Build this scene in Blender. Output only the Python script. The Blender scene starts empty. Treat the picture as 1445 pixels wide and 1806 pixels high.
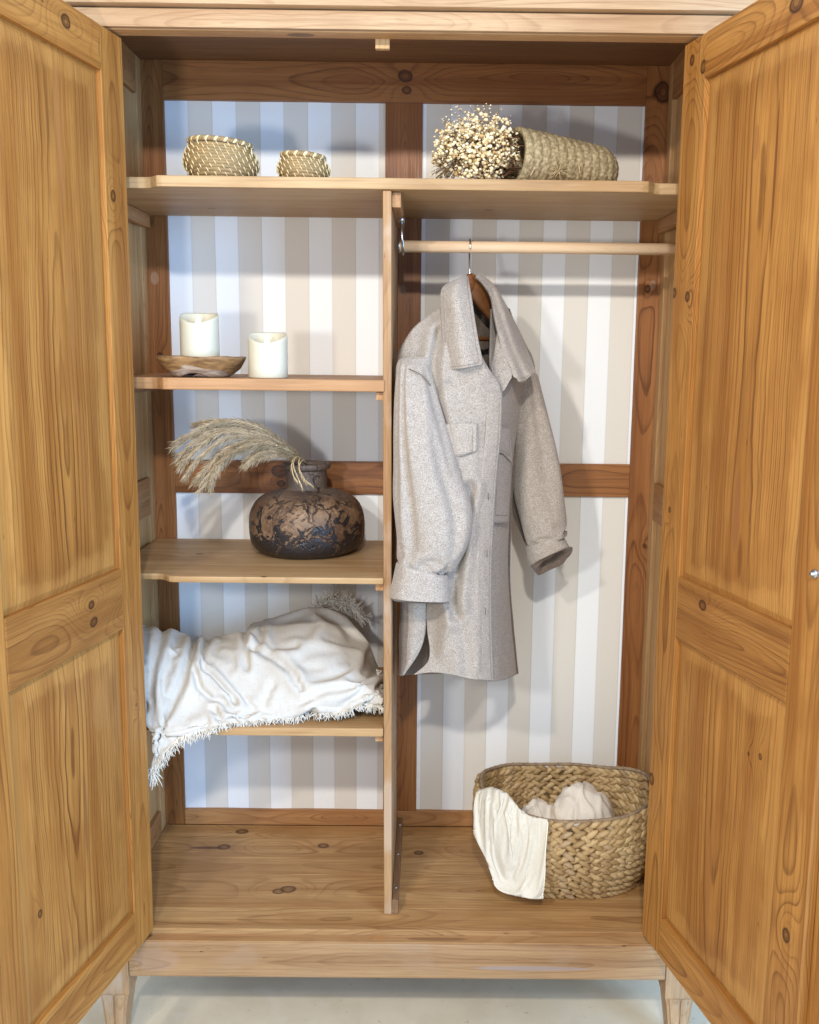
import bpy, bmesh, math, random
import numpy as np
from mathutils import Vector, Matrix, noise as mn
R = math.radians
random.seed(7); rng = np.random.default_rng(7)
S = bpy.context.scene
COL = S.collection

# ------------------------------------------------------------------ camera
CAM = np.array([0.0549, -1.9486, 1.2837])
YAW, PIT, ROL, F, PX, PY = -0.0055, -0.1515, 0.0113, 1657.2, 762.5, 878.0
cy_, sy_, cp_, sp_, cr_, sr_ = math.cos(YAW), math.sin(YAW), math.cos(PIT), math.sin(PIT), math.cos(ROL), math.sin(ROL)
RV = np.array([cy_, sy_, 0.]); FV = np.array([-sy_*cp_, cy_*cp_, sp_]); UV = np.array([sy_*sp_, -cy_*sp_, cp_])
def at(u, v, y):                       # point of the photograph -> place at depth y
    a = (u-PX)/F; b = (v-PY)/F
    x = cr_*a+sr_*b; z = -sr_*a+cr_*b
    d = FV+x*RV-z*UV
    return CAM+d*((y-CAM[1])/d[1])
cam = bpy.data.cameras.new('camera'); co = bpy.data.objects.new('camera', cam); COL.objects.link(co)
R2 = cr_*RV+sr_*UV; U2 = cr_*UV-sr_*RV
m = Matrix(((R2[0], U2[0], -FV[0], CAM[0]), (R2[1], U2[1], -FV[1], CAM[1]), (R2[2], U2[2], -FV[2], CAM[2]), (0, 0, 0, 1)))
co.matrix_world = m
cam.sensor_fit = 'VERTICAL'; cam.sensor_height = 36; cam.lens = F/1806*36
cam.shift_x = -(PX-722.5)/1806; cam.shift_y = -(903-PY)/1806
cam.clip_start = .05; cam.clip_end = 100
S.camera = co

# ------------------------------------------------------------------ light
w = bpy.data.worlds.new('World'); S.world = w; w.use_nodes = True
bg = w.node_tree.nodes['Background']; bg.inputs[0].default_value = (.60, .78, 1, 1); bg.inputs[1].default_value = 1.2
def lamp(name, kind, loc, energy, color, size, target=None, **k):
    l = bpy.data.lights.new(name, kind); l.energy = energy; l.color = color
    if kind == 'AREA': l.shape = 'RECTANGLE'; l.size, l.size_y = size
    else: l.shadow_soft_size = size
    for a, b in k.items(): setattr(l, a, b)
    o = bpy.data.objects.new(name, l); COL.objects.link(o); o.location = loc
    if target: o.rotation_euler = (Vector(target)-Vector(loc)).to_track_quat('-Z', 'Y').to_euler()
    return o
lamp('ceiling_spot_left', 'POINT', (-1.15, -2.55, 2.49), 116, (1, .955, .89), .06)
lamp('ceiling_spot_middle', 'POINT', (.05, -2.60, 2.49), 165, (1, .96, .89), .06)
lamp('ceiling_spot_right', 'POINT', (2.3, -2.5, 2.49), 40, (1, .95, .88), .06)
lamp('phone_side_light', 'POINT', (-.55, -1.55, 1.28), 38, (.98, .98, 1), .06)
lamp('shop_window', 'AREA', (2.6, -2.6, 1.2), 175, (.28, .56, 1), (1.6, 1.8), (-.4, .2, .6))
S.view_settings.view_transform = 'Standard'; S.view_settings.look = 'None'; S.view_settings.exposure = 0.0; S.view_settings.gamma = 1

# ------------------------------------------------------------------ objects helper
def link(name, me, mat=None, parent=None, loc=(0, 0, 0), smooth=True):
    o = bpy.data.objects.new(name, me); COL.objects.link(o)
    if mat is not None:
        for q in (mat if isinstance(mat, (list, tuple)) else [mat]): me.materials.append(q)
    if parent is not None: o.parent = parent
    o.location = loc
    if smooth: me.polygons.foreach_set('use_smooth', [True]*len(me.polygons))
    return o
def tag(o, label=None, cat=None, group=None, kind=None):
    for k, v in (('label', label), ('category', cat), ('group', group), ('kind', kind)):
        if v: o[k] = v
    return o
def empty(name, loc, rz=0):
    o = bpy.data.objects.new(name, None); COL.objects.link(o); o.location = loc; o.rotation_euler = (0, 0, rz); o.empty_display_size = .05
    return o
class MB:
    def __init__(s): s.v = []; s.f = []; s.mi = []; s.n = 0
    def add(s, v, f, mi=0):
        v = np.asarray(v, float); s.v.append(v)
        s.f += [tuple(i+s.n for i in q) for q in f]; s.mi += [mi]*len(f); s.n += len(v)
    def build(s, name, mat, parent=None, smooth=True, origin=None):
        V = np.concatenate(s.v)
        po = np.array(parent.location) if parent is not None else np.zeros(3)
        c = (V.min(0)+V.max(0))/2 if origin is None else np.array(origin, float)
        me = bpy.data.meshes.new(name); me.from_pydata((V-c).tolist(), [], s.f)
        o = link(name, me, mat, parent, tuple(c-po), smooth)
        if any(s.mi): me.polygons.foreach_set('material_index', s.mi)
        me.update()
        return o
def solid(name, mat, verts, faces, parent, bevel=.002, seg=2, local=False, mindex=0):
    """bevelled closed solid; verts in world (or in the parent's frame when local)"""
    V = np.array(verts, float); c = (V.min(0)+V.max(0))/2
    bm = bmesh.new(); vs = [bm.verts.new(p-c) for p in V]
    for f in faces: bm.faces.new([vs[i] for i in f])
    bmesh.ops.recalc_face_normals(bm, faces=bm.faces)
    if bevel: bmesh.ops.bevel(bm, geom=bm.edges[:], offset=bevel, segments=seg, affect='EDGES', profile=.6)
    me = bpy.data.meshes.new(name); bm.to_mesh(me); bm.free()
    po = np.zeros(3) if (local or parent is None) else np.array(parent.location)
    return link(name, me, mat, parent, tuple(c-po), False)
def box(name, mat, x0, x1, y0, y1, z0, z1, parent, bevel=.002, local=False, seg=2):
    V = [(x, y, z) for z in (z0, z1) for y in (y0, y1) for x in (x0, x1)]
    Fc = [(0, 1, 3, 2), (4, 5, 7, 6), (0, 1, 5, 4), (2, 3, 7, 6), (0, 2, 6, 4), (1, 3, 7, 5)]
    return solid(name, mat, V, Fc, parent, bevel, seg, local)
def prism(name, mat, poly, z0, z1, parent, bevel=.002):
    n = len(poly); V = [(x, y, z0) for x, y in poly]+[(x, y, z1) for x, y in poly]
    Fc = [tuple(range(n))[::-1], tuple(range(n, 2*n))]+[(i, (i+1) % n, n+(i+1) % n, n+i) for i in range(n)]
    return solid(name, mat, V, Fc, parent, bevel)
def grid_faces(nr, nc, wrap=False, base=0, flip=False):
    f = []
    for i in range(nr-1):
        for j in range(nc if wrap else nc-1):
            a, b = i*nc+j, i*nc+(j+1) % nc
            q = (base+a, base+b, base+b+nc, base+a+nc)
            f.append(q[::-1] if flip else q)
    return f
def catmull(P, n, closed=False):
    P = np.asarray(P, float); k = len(P)
    t = np.linspace(0, k if closed else k-1, n, endpoint=not closed)
    out = []
    for x in t:
        i = int(min(math.floor(x), k-1 if closed else k-2)); f = x-i
        if closed: a, b, c, d = P[(i-1) % k], P[i % k], P[(i+1) % k], P[(i+2) % k]
        else: b, c = P[i], P[i+1]; a = P[i-1] if i > 0 else 2*b-c; d = P[i+2] if i+2 < k else 2*c-b
        out.append(.5*((2*b)+(-a+c)*f+(2*a-5*b+4*c-d)*f*f+(-a+3*b-3*c+d)*f**3))
    return np.array(out)
def ellipsoid(mb, c, ax, r, nu=8, nv=5, mi=0, pw=1.):
    """ax: 3x3 rows = axis directions"""
    V = []; 
    for i in range(1, nv):
        th = math.pi*i/nv
        for j in range(nu):
            ph = 2*math.pi*j/nu
            V.append((math.cos(th), math.sin(th)**pw*math.cos(ph), math.sin(th)**pw*math.sin(ph)))
    V = np.array(V+[(1, 0, 0), (-1, 0, 0)])*r
    V = V@np.array(ax)+c
    n = (nv-1)*nu; f = grid_faces(nv-1, nu, True)
    f += [(n, (j+1) % nu, j) for j in range(nu)]+[(n+1, (nv-2)*nu+j, (nv-2)*nu+(j+1) % nu) for j in range(nu)]
    mb.add(V, f, mi)
def frame(t, up=(0, 0, 1)):
    t = np.array(t, float); t /= np.linalg.norm(t)+1e-9
    s = np.cross(t, up); 
    if np.linalg.norm(s) < 1e-4: s = np.cross(t, (0, 1, 0))
    s /= np.linalg.norm(s); return np.array([t, s, np.cross(s, t)])
def tube(mb, P, r, n=6, flat=1.0, cap=True, mi=0, closed=False):
    P = np.asarray(P, float); k = len(P); r = np.broadcast_to(np.asarray(r, float), (k,))
    V = []
    for i in range(k):
        if closed: t = P[(i+1) % k]-P[i-1]
        else: t = P[min(i+1, k-1)]-P[max(i-1, 0)]
        A = frame(t)
        for j in range(n):
            a = 2*math.pi*j/n
            V.append(P[i]+r[i]*(math.cos(a)*A[1]+flat*math.sin(a)*A[2]))
    f = grid_faces(k, n, True)
    if closed: f += [((k-1)*n+j, (k-1)*n+(j+1) % n, (j+1) % n, j) for j in range(n)]
    elif cap: f += [tuple(range(n))[::-1], tuple((k-1)*n+j for j in range(n))]
    mb.add(V, f, mi)
def lathe(mb, prof, n, center, mi=0, wob=None):
    V = []
    for i, (r, z) in enumerate(prof):
        for j in range(n):
            a = 2*math.pi*j/n; rr, zz = (r, z) if wob is None else wob(i, a, r, z)
            V.append((center[0]+rr*math.cos(a), center[1]+rr*math.sin(a), center[2]+zz))
    f = grid_faces(len(prof), n, True)
    mb.add(V, f, mi)

# ------------------------------------------------------------------ material helper
class NT:
    def __init__(s, name):
        s.m = bpy.data.materials.new(name); s.m.use_nodes = True; s.t = s.m.node_tree; s.t.nodes.clear()
        s.out = s.t.nodes.new('ShaderNodeOutputMaterial'); s.b = s.t.nodes.new('ShaderNodeBsdfPrincipled')
        s.t.links.new(s.b.outputs[0], s.out.inputs[0])
    def node(s, k, **kw):
        n = s.t.nodes.new(k)
        for a, b in kw.items(): setattr(n, a, b)
        return n
    def put(s, x, sock):
        if hasattr(x, 'is_output'): s.t.links.new(x, sock)
        elif isinstance(x, tuple) and len(x) == 3 and sock.type == 'RGBA': sock.default_value = (*x, 1)
        else: sock.default_value = x
    def M(s, op, a, b=0., c=0., clamp=False):
        n = s.node('ShaderNodeMath', operation=op, use_clamp=clamp)
        s.put(a, n.inputs[0]); s.put(b, n.inputs[1])
        if op in ('MULTIPLY_ADD', 'SMOOTH_MIN'): s.put(c, n.inputs[2])
        return n.outputs[0]
    def vec(s, x, y, z):
        n = s.node('ShaderNodeCombineXYZ'); s.put(x, n.inputs[0]); s.put(y, n.inputs[1]); s.put(z, n.inputs[2]); return n.outputs[0]
    def noise(s, v, scale=1., detail=2., rough=.5, W=None, dist=0.):
        n = s.node('ShaderNodeTexNoise'); n.noise_dimensions = '4D' if W is not None else '3D'
        s.put(v, n.inputs['Vector']); s.put(scale, n.inputs['Scale']); s.put(detail, n.inputs['Detail']); s.put(rough, n.inputs['Roughness']); s.put(dist, n.inputs['Distortion'])
        if W is not None: s.put(W, n.inputs['W'])
        return n.outputs[0]
    def mix(s, f, a, b, mode='MIX'):
        n = s.node('ShaderNodeMix', data_type='RGBA', blend_type=mode, clamp_factor=True)
        s.put(f, n.inputs[0]); s.put(a, n.inputs[6]); s.put(b, n.inputs[7]); return n.outputs[2]
    def sstep(s, x, a, b, lo=0., hi=1.):
        n = s.node('ShaderNodeMapRange', interpolation_type='SMOOTHSTEP')
        s.put(x, n.inputs[0]); s.put(a, n.inputs[1]); s.put(b, n.inputs[2]); n.inputs[3].default_value = lo; n.inputs[4].default_value = hi; return n.outputs[0]
    def ramp(s, x, stops):
        n = s.node('ShaderNodeValToRGB'); s.put(x, n.inputs[0]); e = n.color_ramp.elements
        while len(e) > 1: e.remove(e[-1])
        e[0].position = stops[0][0]; e[0].color = (*stops[0][1], 1)
        for p, c in stops[1:]: q = e.new(p); q.color = (*c, 1)
        return n.outputs[0]
    def bump(s, h, strength, dist):
        n = s.node('ShaderNodeBump'); s.put(h, n.inputs['Height']); n.inputs['Strength'].default_value = strength; n.inputs['Distance'].default_value = dist
        s.t.links.new(n.outputs[0], s.b.inputs['Normal'])
    def coords(s, kind='Object'):
        n = s.node('ShaderNodeTexCoord'); q = s.node('ShaderNodeSeparateXYZ'); s.t.links.new(n.outputs[kind], q.inputs[0])
        return n.outputs[kind], q.outputs[0], q.outputs[1], q.outputs[2]
def srgb(*c): return tuple(((x/255+.055)/1.055)**2.4 if x > 10 else x/255/12.92 for x in c)

def wood(name, axes='zxy', base=(205, 160, 105), dark=(150, 95, 45), warm=(190, 135, 75), ring=.007, knots=(), b0=0., c0=.05, wave=.04,
         rough=.5, lines=.8, border=None, blotch=.5, wear=0., arch=.5, spots=.5, stain=()):
    n = NT(name); base, dark, warm = srgb(*base), srgb(*dark), srgb(*warm)
    vec, X, Y, Z = n.coords(); d = dict(x=X, y=Y, z=Z); a, b, c = (d[q] for q in axes)
    oi = n.node('ShaderNodeObjectInfo'); W = n.M('MULTIPLY', oi.outputs['Random'], 57.)
    low = n.noise(n.vec(n.M('MULTIPLY', a, 1.1), n.M('MULTIPLY', b, 3.), n.M('MULTIPLY', c, 3.)), 1., 2., .5, W)
    low2 = n.noise(n.vec(n.M('MULTIPLY', a, 1.1), n.M('MULTIPLY', b, .6), 3.), 1., 1., .5, n.M('ADD', W, 9.))
    wig = n.noise(n.vec(n.M('MULTIPLY', a, 9.), n.M('MULTIPLY', b, 16.), n.M('MULTIPLY', c, 16.)), 1., 2., .5, W)
    bb = n.M('ADD', n.M('SUBTRACT', b, b0), n.M('MULTIPLY', n.M('SUBTRACT', low, .5), wave*3))
    bb = n.M('ADD', bb, n.M('MULTIPLY', n.M('SUBTRACT', wig, .5), wave*.22))
    cc = n.M('ADD', n.M('ADD', c, c0), n.M('MULTIPLY', n.M('SUBTRACT', low2, .5), arch*.5))
    r = n.M('SQRT', n.M('ADD', n.M('MULTIPLY', bb, bb), n.M('MULTIPLY', cc, cc)))
    km = None
    for i, (ka, kb, kr) in enumerate(knots):
        kr *= 1.3
        da = n.M('MULTIPLY', n.M('SUBTRACT', a, ka), .42); db = n.M('SUBTRACT', b, kb)
        q = n.M('ADD', n.M('MULTIPLY', da, da), n.M('MULTIPLY', db, db))
        g = n.M('EXPONENT', n.M('MULTIPLY', q, -1/(2*(1.5*kr)**2)))
        r = n.M('ADD', r, n.M('MULTIPLY', g, kr*2.2))
        da2 = n.M('MULTIPLY', n.M('SUBTRACT', a, ka), .8)
        dist = n.M('SQRT', n.M('ADD', n.M('MULTIPLY', da2, da2), n.M('MULTIPLY', db, db)))
        dist = n.M('ADD', dist, n.M('MULTIPLY', n.M('SUBTRACT', wig, .5), kr*1.3))
        k = n.sstep(dist, kr*.9, kr*.6)
        kring = n.M('MULTIPLY', n.M('SINE', n.M('MULTIPLY', dist, 22/kr)), .12)
        k = n.M('MULTIPLY', k, n.M('ADD', n.sstep(dist, 0., kr*.85, .42, 1.), kring))
        km = k if km is None else n.M('MAXIMUM', km, k)
    ph = n.M('ADD', n.M('DIVIDE', r, ring), n.M('MULTIPLY', wig, 1.1))
    # uneven years: compress and stretch the ring spacing
    ph = n.M('ADD', ph, n.M('MULTIPLY', n.M('SINE', n.M('MULTIPLY', ph, .37)), 1.1))
    fr = n.M('FRACT', ph)
    late = n.ramp(fr, [(0, (.0,)*3), (.42, (.05,)*3), (.68, (.28,)*3), (.88, (1,)*3), (.95, (.8,)*3), (1, (0,)*3)])
    yr = n.M('FLOOR', ph)
    wn = n.node('ShaderNodeTexWhiteNoise'); wn.noise_dimensions = '1D'; n.put(yr, wn.inputs['W'])
    amp = n.M('MULTIPLY', n.sstep(wn.outputs[0], 0., 1., .25, 1.), lines)
    fade = n.noise(n.vec(n.M('MULTIPLY', a, 2.2), n.M('MULTIPLY', b, 11.), n.M('MULTIPLY', c, 11.)), 1., 2., .5, n.M('ADD', W, 21.))
    amp = n.M('MULTIPLY', amp, n.sstep(fade, .3, .62, .35, 1.))
    streak = n.noise(n.vec(n.M('MULTIPLY', a, .8), n.M('MULTIPLY', b, 26.), n.M('MULTIPLY', c, 26.)), 1., 3., .55, n.M('ADD', W, 5.))
    colr = n.mix(n.sstep(streak, .38, .66), base, warm)
    fib = n.noise(n.vec(n.M('MULTIPLY', a, 14.), n.M('MULTIPLY', b, 620.), n.M('MULTIPLY', c, 620.)), 1., 2., .6, W)
    colr = n.mix(n.M('MULTIPLY', late, amp), colr, dark)
    colr = n.mix(n.sstep(fib, .45, .75, 0., .30), colr, dark)
    fin = n.noise(n.vec(n.M('MULTIPLY', a, 3.5), n.M('MULTIPLY', b, 190.), n.M('MULTIPLY', c, 190.)), 1., 3., .6, n.M('ADD', W, 14.))
    colr = n.mix(n.sstep(fin, .50, .70, 0., .42), colr, dark)
    colr = n.mix(n.sstep(fin, .46, .30, 0., .30), colr, tuple(min(1, x*1.18) for x in base))
    bl = n.noise(n.vec(n.M('MULTIPLY', a, 5.), n.M('MULTIPLY', b, 9.), n.M('MULTIPLY', c, 9.)), 1., 3., .6, n.M('ADD', W, 33.))
    colr = n.mix(n.sstep(bl, .42, .72, 0., blotch), colr, tuple(x*.80*y for x, y in zip(warm, (1., .93, .84))))
    if border:
        hb, ha, wd = border
        e = n.M('MINIMUM', n.M('SUBTRACT', hb, n.M('ABSOLUTE', b)), n.M('SUBTRACT', ha, n.M('ABSOLUTE', a)))
        e = n.M('ADD', e, n.M('MULTIPLY', n.M('SUBTRACT', bl, .5), .11))
        colr = n.mix(n.sstep(e, wd*.5, wd*1.4, .26, 0.), colr, srgb(200, 148, 80))
        colr = n.mix(n.M('MULTIPLY', n.sstep(e, wd*.9, wd*1.1), n.sstep(e, wd*2.4, wd*1.2, 0., .13)), colr, dark)
    sp = n.noise(n.vec(n.M('MULTIPLY', a, 22.), n.M('MULTIPLY', b, 110.), n.M('MULTIPLY', c, 110.)), 1., 2., .5, n.M('ADD', W, 3.))
    colr = n.mix(n.sstep(sp, .72, .78, 0., spots), colr, tuple(x*.35 for x in dark))
    for (sa, sb, ra, rb, sc, sf) in stain:
        qa = n.M('DIVIDE', n.M('SUBTRACT', a, sa), ra); qb = n.M('DIVIDE', n.M('SUBTRACT', b, sb), rb)
        q = n.M('ADD', n.M('SQRT', n.M('ADD', n.M('MULTIPLY', qa, qa), n.M('MULTIPLY', qb, qb))), n.M('MULTIPLY', n.M('SUBTRACT', bl, .5), 1.6))
        colr = n.mix(n.sstep(q, 1.05, .75, 0., sf), colr, srgb(*sc))
    if km is not None:
        colr = n.mix(km, colr, tuple(x*y for x, y in zip(dark, (.42, .36, .36))))
    if wear:
        colr = n.mix(n.sstep(bl, .5, .62, 0., wear), colr, srgb(194, 170, 146))
    n.put(colr, n.b.inputs['Base Color'])
    n.put(n.sstep(fib, .3, .7, rough-.06, rough+.1), n.b.inputs['Roughness']); n.b.inputs['Specular IOR Level'].default_value = .38
    n.bump(n.M('ADD', n.M('MULTIPLY', late, -.6), n.M('MULTIPLY', fib, .7)), .25, .0009)
    return n.m

def plain(name, c, rough=.6, metal=0., spec=.4, var=0., scale=30., emit=0.):
    n = NT(name); vec, *_ = n.coords(); base = srgb(*c)
    if var:
        q = n.noise(vec, scale, 4., .6)
        n.put(n.mix(n.sstep(q, .3, .7), tuple(x*(1-var) for x in base), tuple(min(1, x*(1+var*.6)) for x in base)), n.b.inputs['Base Color'])
    else: n.b.inputs['Base Color'].default_value = (*base, 1)
    n.b.inputs['Roughness'].default_value = rough; n.b.inputs['Metallic'].default_value = metal; n.b.inputs['Specular IOR Level'].default_value = spec
    if emit:
        n.b.inputs['Emission Color'].default_value = (*base, 1); n.b.inputs['Emission Strength'].default_value = emit
    return n.m

DB, DD, DW = (184, 128, 62), (94, 50, 17), (154, 98, 40)
def doorwood(name, **k):
    q = dict(base=DB, dark=DD, warm=DW); q.update(k); return wood(name, **q)
# ------------------------------------------------------------------ setting
n = NT('concrete_floor'); vec, X, Y, Z = n.coords()
q1 = n.noise(vec, 3.5, 5., .6); q2 = n.noise(vec, 60., 3., .6); q3 = n.noise(vec, 9., 3., .5, dist=1.2)
c1 = n.mix(n.sstep(q1, .35, .65), srgb(200, 184, 156), srgb(214, 199, 172)); c1 = n.mix(n.sstep(q3, .55, .75, 0., .35), c1, srgb(216, 207, 190))
c1 = n.mix(n.sstep(q2, .66, .74, 0., .5), c1, srgb(110, 106, 98))
n.put(c1, n.b.inputs['Base Color']); n.b.inputs['Roughness'].default_value = .42; n.bump(q2, .1, .001)
mb = MB(); GZ = -.28
mb.add([(-4, -4, GZ), (4, -4, GZ), (4, .62, GZ), (-4, .62, GZ)], [(0, 1, 2, 3)])
tag(mb.build('floor', n.m), kind='structure')
n = NT('painted_wall'); vec, *_ = n.coords(); q1 = n.noise(vec, 40., 3., .5)
n.put(n.mix(q1, srgb(200, 198, 194), srgb(212, 210, 206)), n.b.inputs['Base Color']); n.b.inputs['Roughness'].default_value = .8
mb = MB(); mb.add([(-4, .62, GZ), (4, .62, GZ), (4, .62, 2.7), (-4, .62, 2.7)], [(0, 1, 2, 3)])
tag(mb.build('wall', n.m), kind='structure')

# ------------------------------------------------------------------ wardrobe
WL, WR, D, HT, CZ = -.652, .634, .475, 1.886, 1.985
ward = empty('wardrobe', (0, .2, GZ))
tag(ward, 'old pine wardrobe with both doors open, shelves on the left and striped paper lining', 'wardrobe')
SHELF = dict(base=(186, 152, 108), dark=(130, 90, 52), warm=(168, 130, 86))
BACK = dict(base=(160, 106, 58), dark=(90, 48, 21), warm=(134, 82, 40))
RAW = dict(base=(184, 150, 112), dark=(130, 90, 58), warm=(166, 128, 90))
m_post = wood('old_red_pine_vertical', 'zxy', ring=.006, c0=.03, stain=((.474, -.0, .018, .011, (176, 150, 124), .38),), knots=((.28, .008, .008), (-.62, -.01, .006)), rough=.45, lines=.85, **BACK)
m_postr = wood('old_red_pine_post_with_knot', 'zxy', ring=.007, c0=.03, stain=((.47, -.0, .016, .010, (176, 150, 124), .38),), knots=((.93, .006, .026), (.46, -.012, .007), (-.2, .01, .006)), rough=.45, lines=1., wave=.06, **BACK)
m_railk = wood('old_red_pine_rail', 'xzy', ring=.007, c0=.03, knots=((.0, .016, .014), (.004, -.018, .009)), rough=.45, lines=.8, **BACK)
m_raillow = wood('golden_pine_low_rail', 'xzy', ring=.006, c0=.02, rough=.45, base=(184, 136, 88), dark=(122, 78, 44), warm=(164, 114, 68), lines=.7)
m_side = wood('side_panel_pine', 'zyx', ring=.008, c0=.04, rough=.5, base=(196, 156, 106), dark=(150, 104, 62), warm=(176, 134, 86), lines=.55)
m_siderail = wood('side_rail_pine', 'yzx', ring=.006, c0=.03, rough=.5, base=(176, 128, 80), dark=(120, 76, 42), warm=(156, 108, 64), lines=.6)
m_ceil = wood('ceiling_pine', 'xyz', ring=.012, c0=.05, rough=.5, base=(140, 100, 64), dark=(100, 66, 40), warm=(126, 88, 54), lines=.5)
# wallpaper: print of alternating white and beige stripes 58.6 mm wide
n = NT('striped_wallpaper'); vec, X, Y, Z = n.coords('Object')
geo = n.node('ShaderNodeNewGeometry'); sx = n.node('ShaderNodeSeparateXYZ'); n.t.links.new(geo.outputs['Position'], sx.inputs[0])
ph = n.M('DIVIDE', n.M('ADD', sx.outputs[0], .543+.0588*20), .0588)
md = n.M('MODULO', ph, 2.)
bei = n.M('SUBTRACT', n.sstep(md, 0., .015), n.sstep(md, 1., 1.015))
edge = n.M('ABSOLUTE', n.M('SUBTRACT', n.M('FRACT', n.M('ADD', ph, .5)), .5))
col_ = n.mix(bei, srgb(248, 249, 248), srgb(230, 223, 211))
col_ = n.mix(n.sstep(edge, .035, .012, 0., .35), col_, srgb(190, 186, 178))
q1 = n.noise(vec, 250., 2., .5); col_ = n.mix(n.M('MULTIPLY', q1, .10), col_, srgb(190, 186, 180))
n.put(col_, n.b.inputs['Base Color']); n.b.inputs['Roughness'].default_value = .7; n.bump(q1, .12, .0006)
m_paper = n.m
def paper(x0, x1, z0, z1):
    mb = MB(); nx, nz = 12, 12
    V = [(x, D+.006+.0012*math.sin(x*23+z*9)+.0008*math.sin(z*31), z) for z in np.linspace(z0-.01, z1+.01, nz) for x in np.linspace(x0-.01, x1+.01, nx)]
    V2 = [(x, y+.006, z) for x, y, z in V]; k = len(V)
    mb.add(V+V2, grid_faces(nz, nx)+grid_faces(nz, nx, base=k, flip=True))
    mb.build('wallpaper_panel', m_paper, ward)
for x0, x1 in ((-.60, -.057), (.034, .58)):
    paper(x0, x1, .044, .921); paper(x0, x1, 1.007, 1.892)
YB = D-.004
box('back_post', m_post, WL-.02, -.600, YB, D+.02, .0, CZ, ward, .0015)
box('back_post', m_post, -.057, .034, YB+.0005, D+.02, .044, 1.892, ward, .0015)
box('back_post', m_postr, .581, WR+.02, YB, D+.02, .0, CZ, ward, .0015)
box('back_rail', m_railk, -.600, .581, YB, D+.02, 1.892, CZ, ward, .0015)
for x0, x1 in ((-.600, -.057), (.034, .581)): box('back_rail', m_railk, x0, x1, YB+.001, D+.02, .921, 1.007, ward, .0015)
box('back_rail', m_raillow, -.600, .581, YB, D+.02, .0, .044, ward, .0015)
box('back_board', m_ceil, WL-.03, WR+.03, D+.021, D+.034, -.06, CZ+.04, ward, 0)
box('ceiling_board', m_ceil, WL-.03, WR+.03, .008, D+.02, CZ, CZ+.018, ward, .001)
# side frames
for s, xw in ((-1, WL), (1, WR)):
    def sb(name, mat, d0, d1, y0, y1, z0, z1, bv=.002):
        a, b = sorted((xw+s*d0, xw+s*d1)); return box(name, mat, a, b, y0, y1, z0, z1, ward, bv)
    sb('side_stile', m_side, 0, .024, .03, .09, -.03, CZ); sb('side_stile', m_side, 0.001, .024, D-.045, D-.0045, -.03, CZ)
    for z0, z1 in ((1.896, CZ), (.870, .966), (-.03, .06)): sb('side_rail', m_siderail, .0005, .024, .09, D-.045, z0, z1)
    sb('side_panel', m_side, .012, .020, .085, D-.04, .05, .875, 0); sb('side_panel', m_side, .012, .020, .085, D-.04, .96, 1.90, 0)
    # front corner post outside the doors
    a, b = sorted((s*.580, s*.665)); box('corner_post', wood('front_post_pine', 'zxy', **RAW), a, b, -.0315, .03, -.034, 1.8925, ward, .002)
    # supporting battens
    sb('shelf_batten', m_siderail, -.016, 0, .085, .45, 1.585, 1.616)
    if s < 0:
        for zt in (1.203, .785, .435): sb('shelf_batten', m_siderail, -.014, 0, .09, .44, zt-.018, zt-.0005)
# floor planks, running across
ys = [.012, .083, .224, .306, .401, D-.0045]
fk = {1: ((-.285, -.004, .010), (-.262, .006, .013), (.42, .01, .004)), 3: ((-.46, .0, .013), (-.2, .01, .012), (.052, -.02, .012)), 4: ((-.43, .0, .015),)}
for i in range(5):
    st = ((-.50, -.005, .055, .010, (92, 56, 34), .9),) if i == 3 else ()
    mm = wood('floor_plank_pine', 'xyz', ring=.008, c0=.03, base=(194, 152, 100), dark=(114, 74, 38), warm=(166, 122, 74), knots=fk.get(i, ()), lines=.6, blotch=.6, spots=.8, rough=.42, stain=st)
    y0, y1 = ys[i], ys[i+1]
    o = box('floor_plank', mm, WL+.0, WR-.0, y0+.0006, y1-.0006, -.02, random.uniform(-.0006, 0), ward, .0012)
box('floor_edge', wood('floor_edge_pine', 'xzy', ring=.005, c0=.0, arch=.9, base=(184, 146, 100), dark=(126, 84, 46), warm=(166, 124, 78), lines=1.), -.60, .600, -.004, .0115, -.018, .0015, ward, .0025)
m_led = wood('ledge_pine', 'xyz', ring=.01, c0=.02, base=(182, 144, 100), dark=(126, 86, 50), warm=(166, 124, 80), lines=.4, blotch=.7,
             stain=((-.58, .004, .035, .012, (70, 52, 38), .8), (.09, .0, .07, .006, (110, 76, 50), .6), (.585, .004, .03, .008, (60, 42, 30), .8)))
box('front_ledge', m_led, -.60, .605, -.0295, -.0045, -.03, -.011, ward, .001)
box('inlaid_patch', m_raillow, -.058, -.026, -.022, -.006, -.02, -.0098, ward, .0008)
m_base = wood('base_rail_pine', 'xzy', ring=.008, c0=.03, lines=.6, wear=.15, spots=.9, stain=((.30, -.015, .13, .006, (150, 132, 124), .75), (-.54, 0, .05, .03, (160, 128, 106), .4)), **dict(RAW, base=(167, 130, 90), warm=(148, 110, 73), dark=(108, 70, 42)))
box('base_rail', m_base, -.6005, .6005, -.032, .01, -.098, -.0135, ward, .004)
box('underside_board', m_side, WL, WR, .012, D, -.05, -.022, ward, .001)
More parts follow.
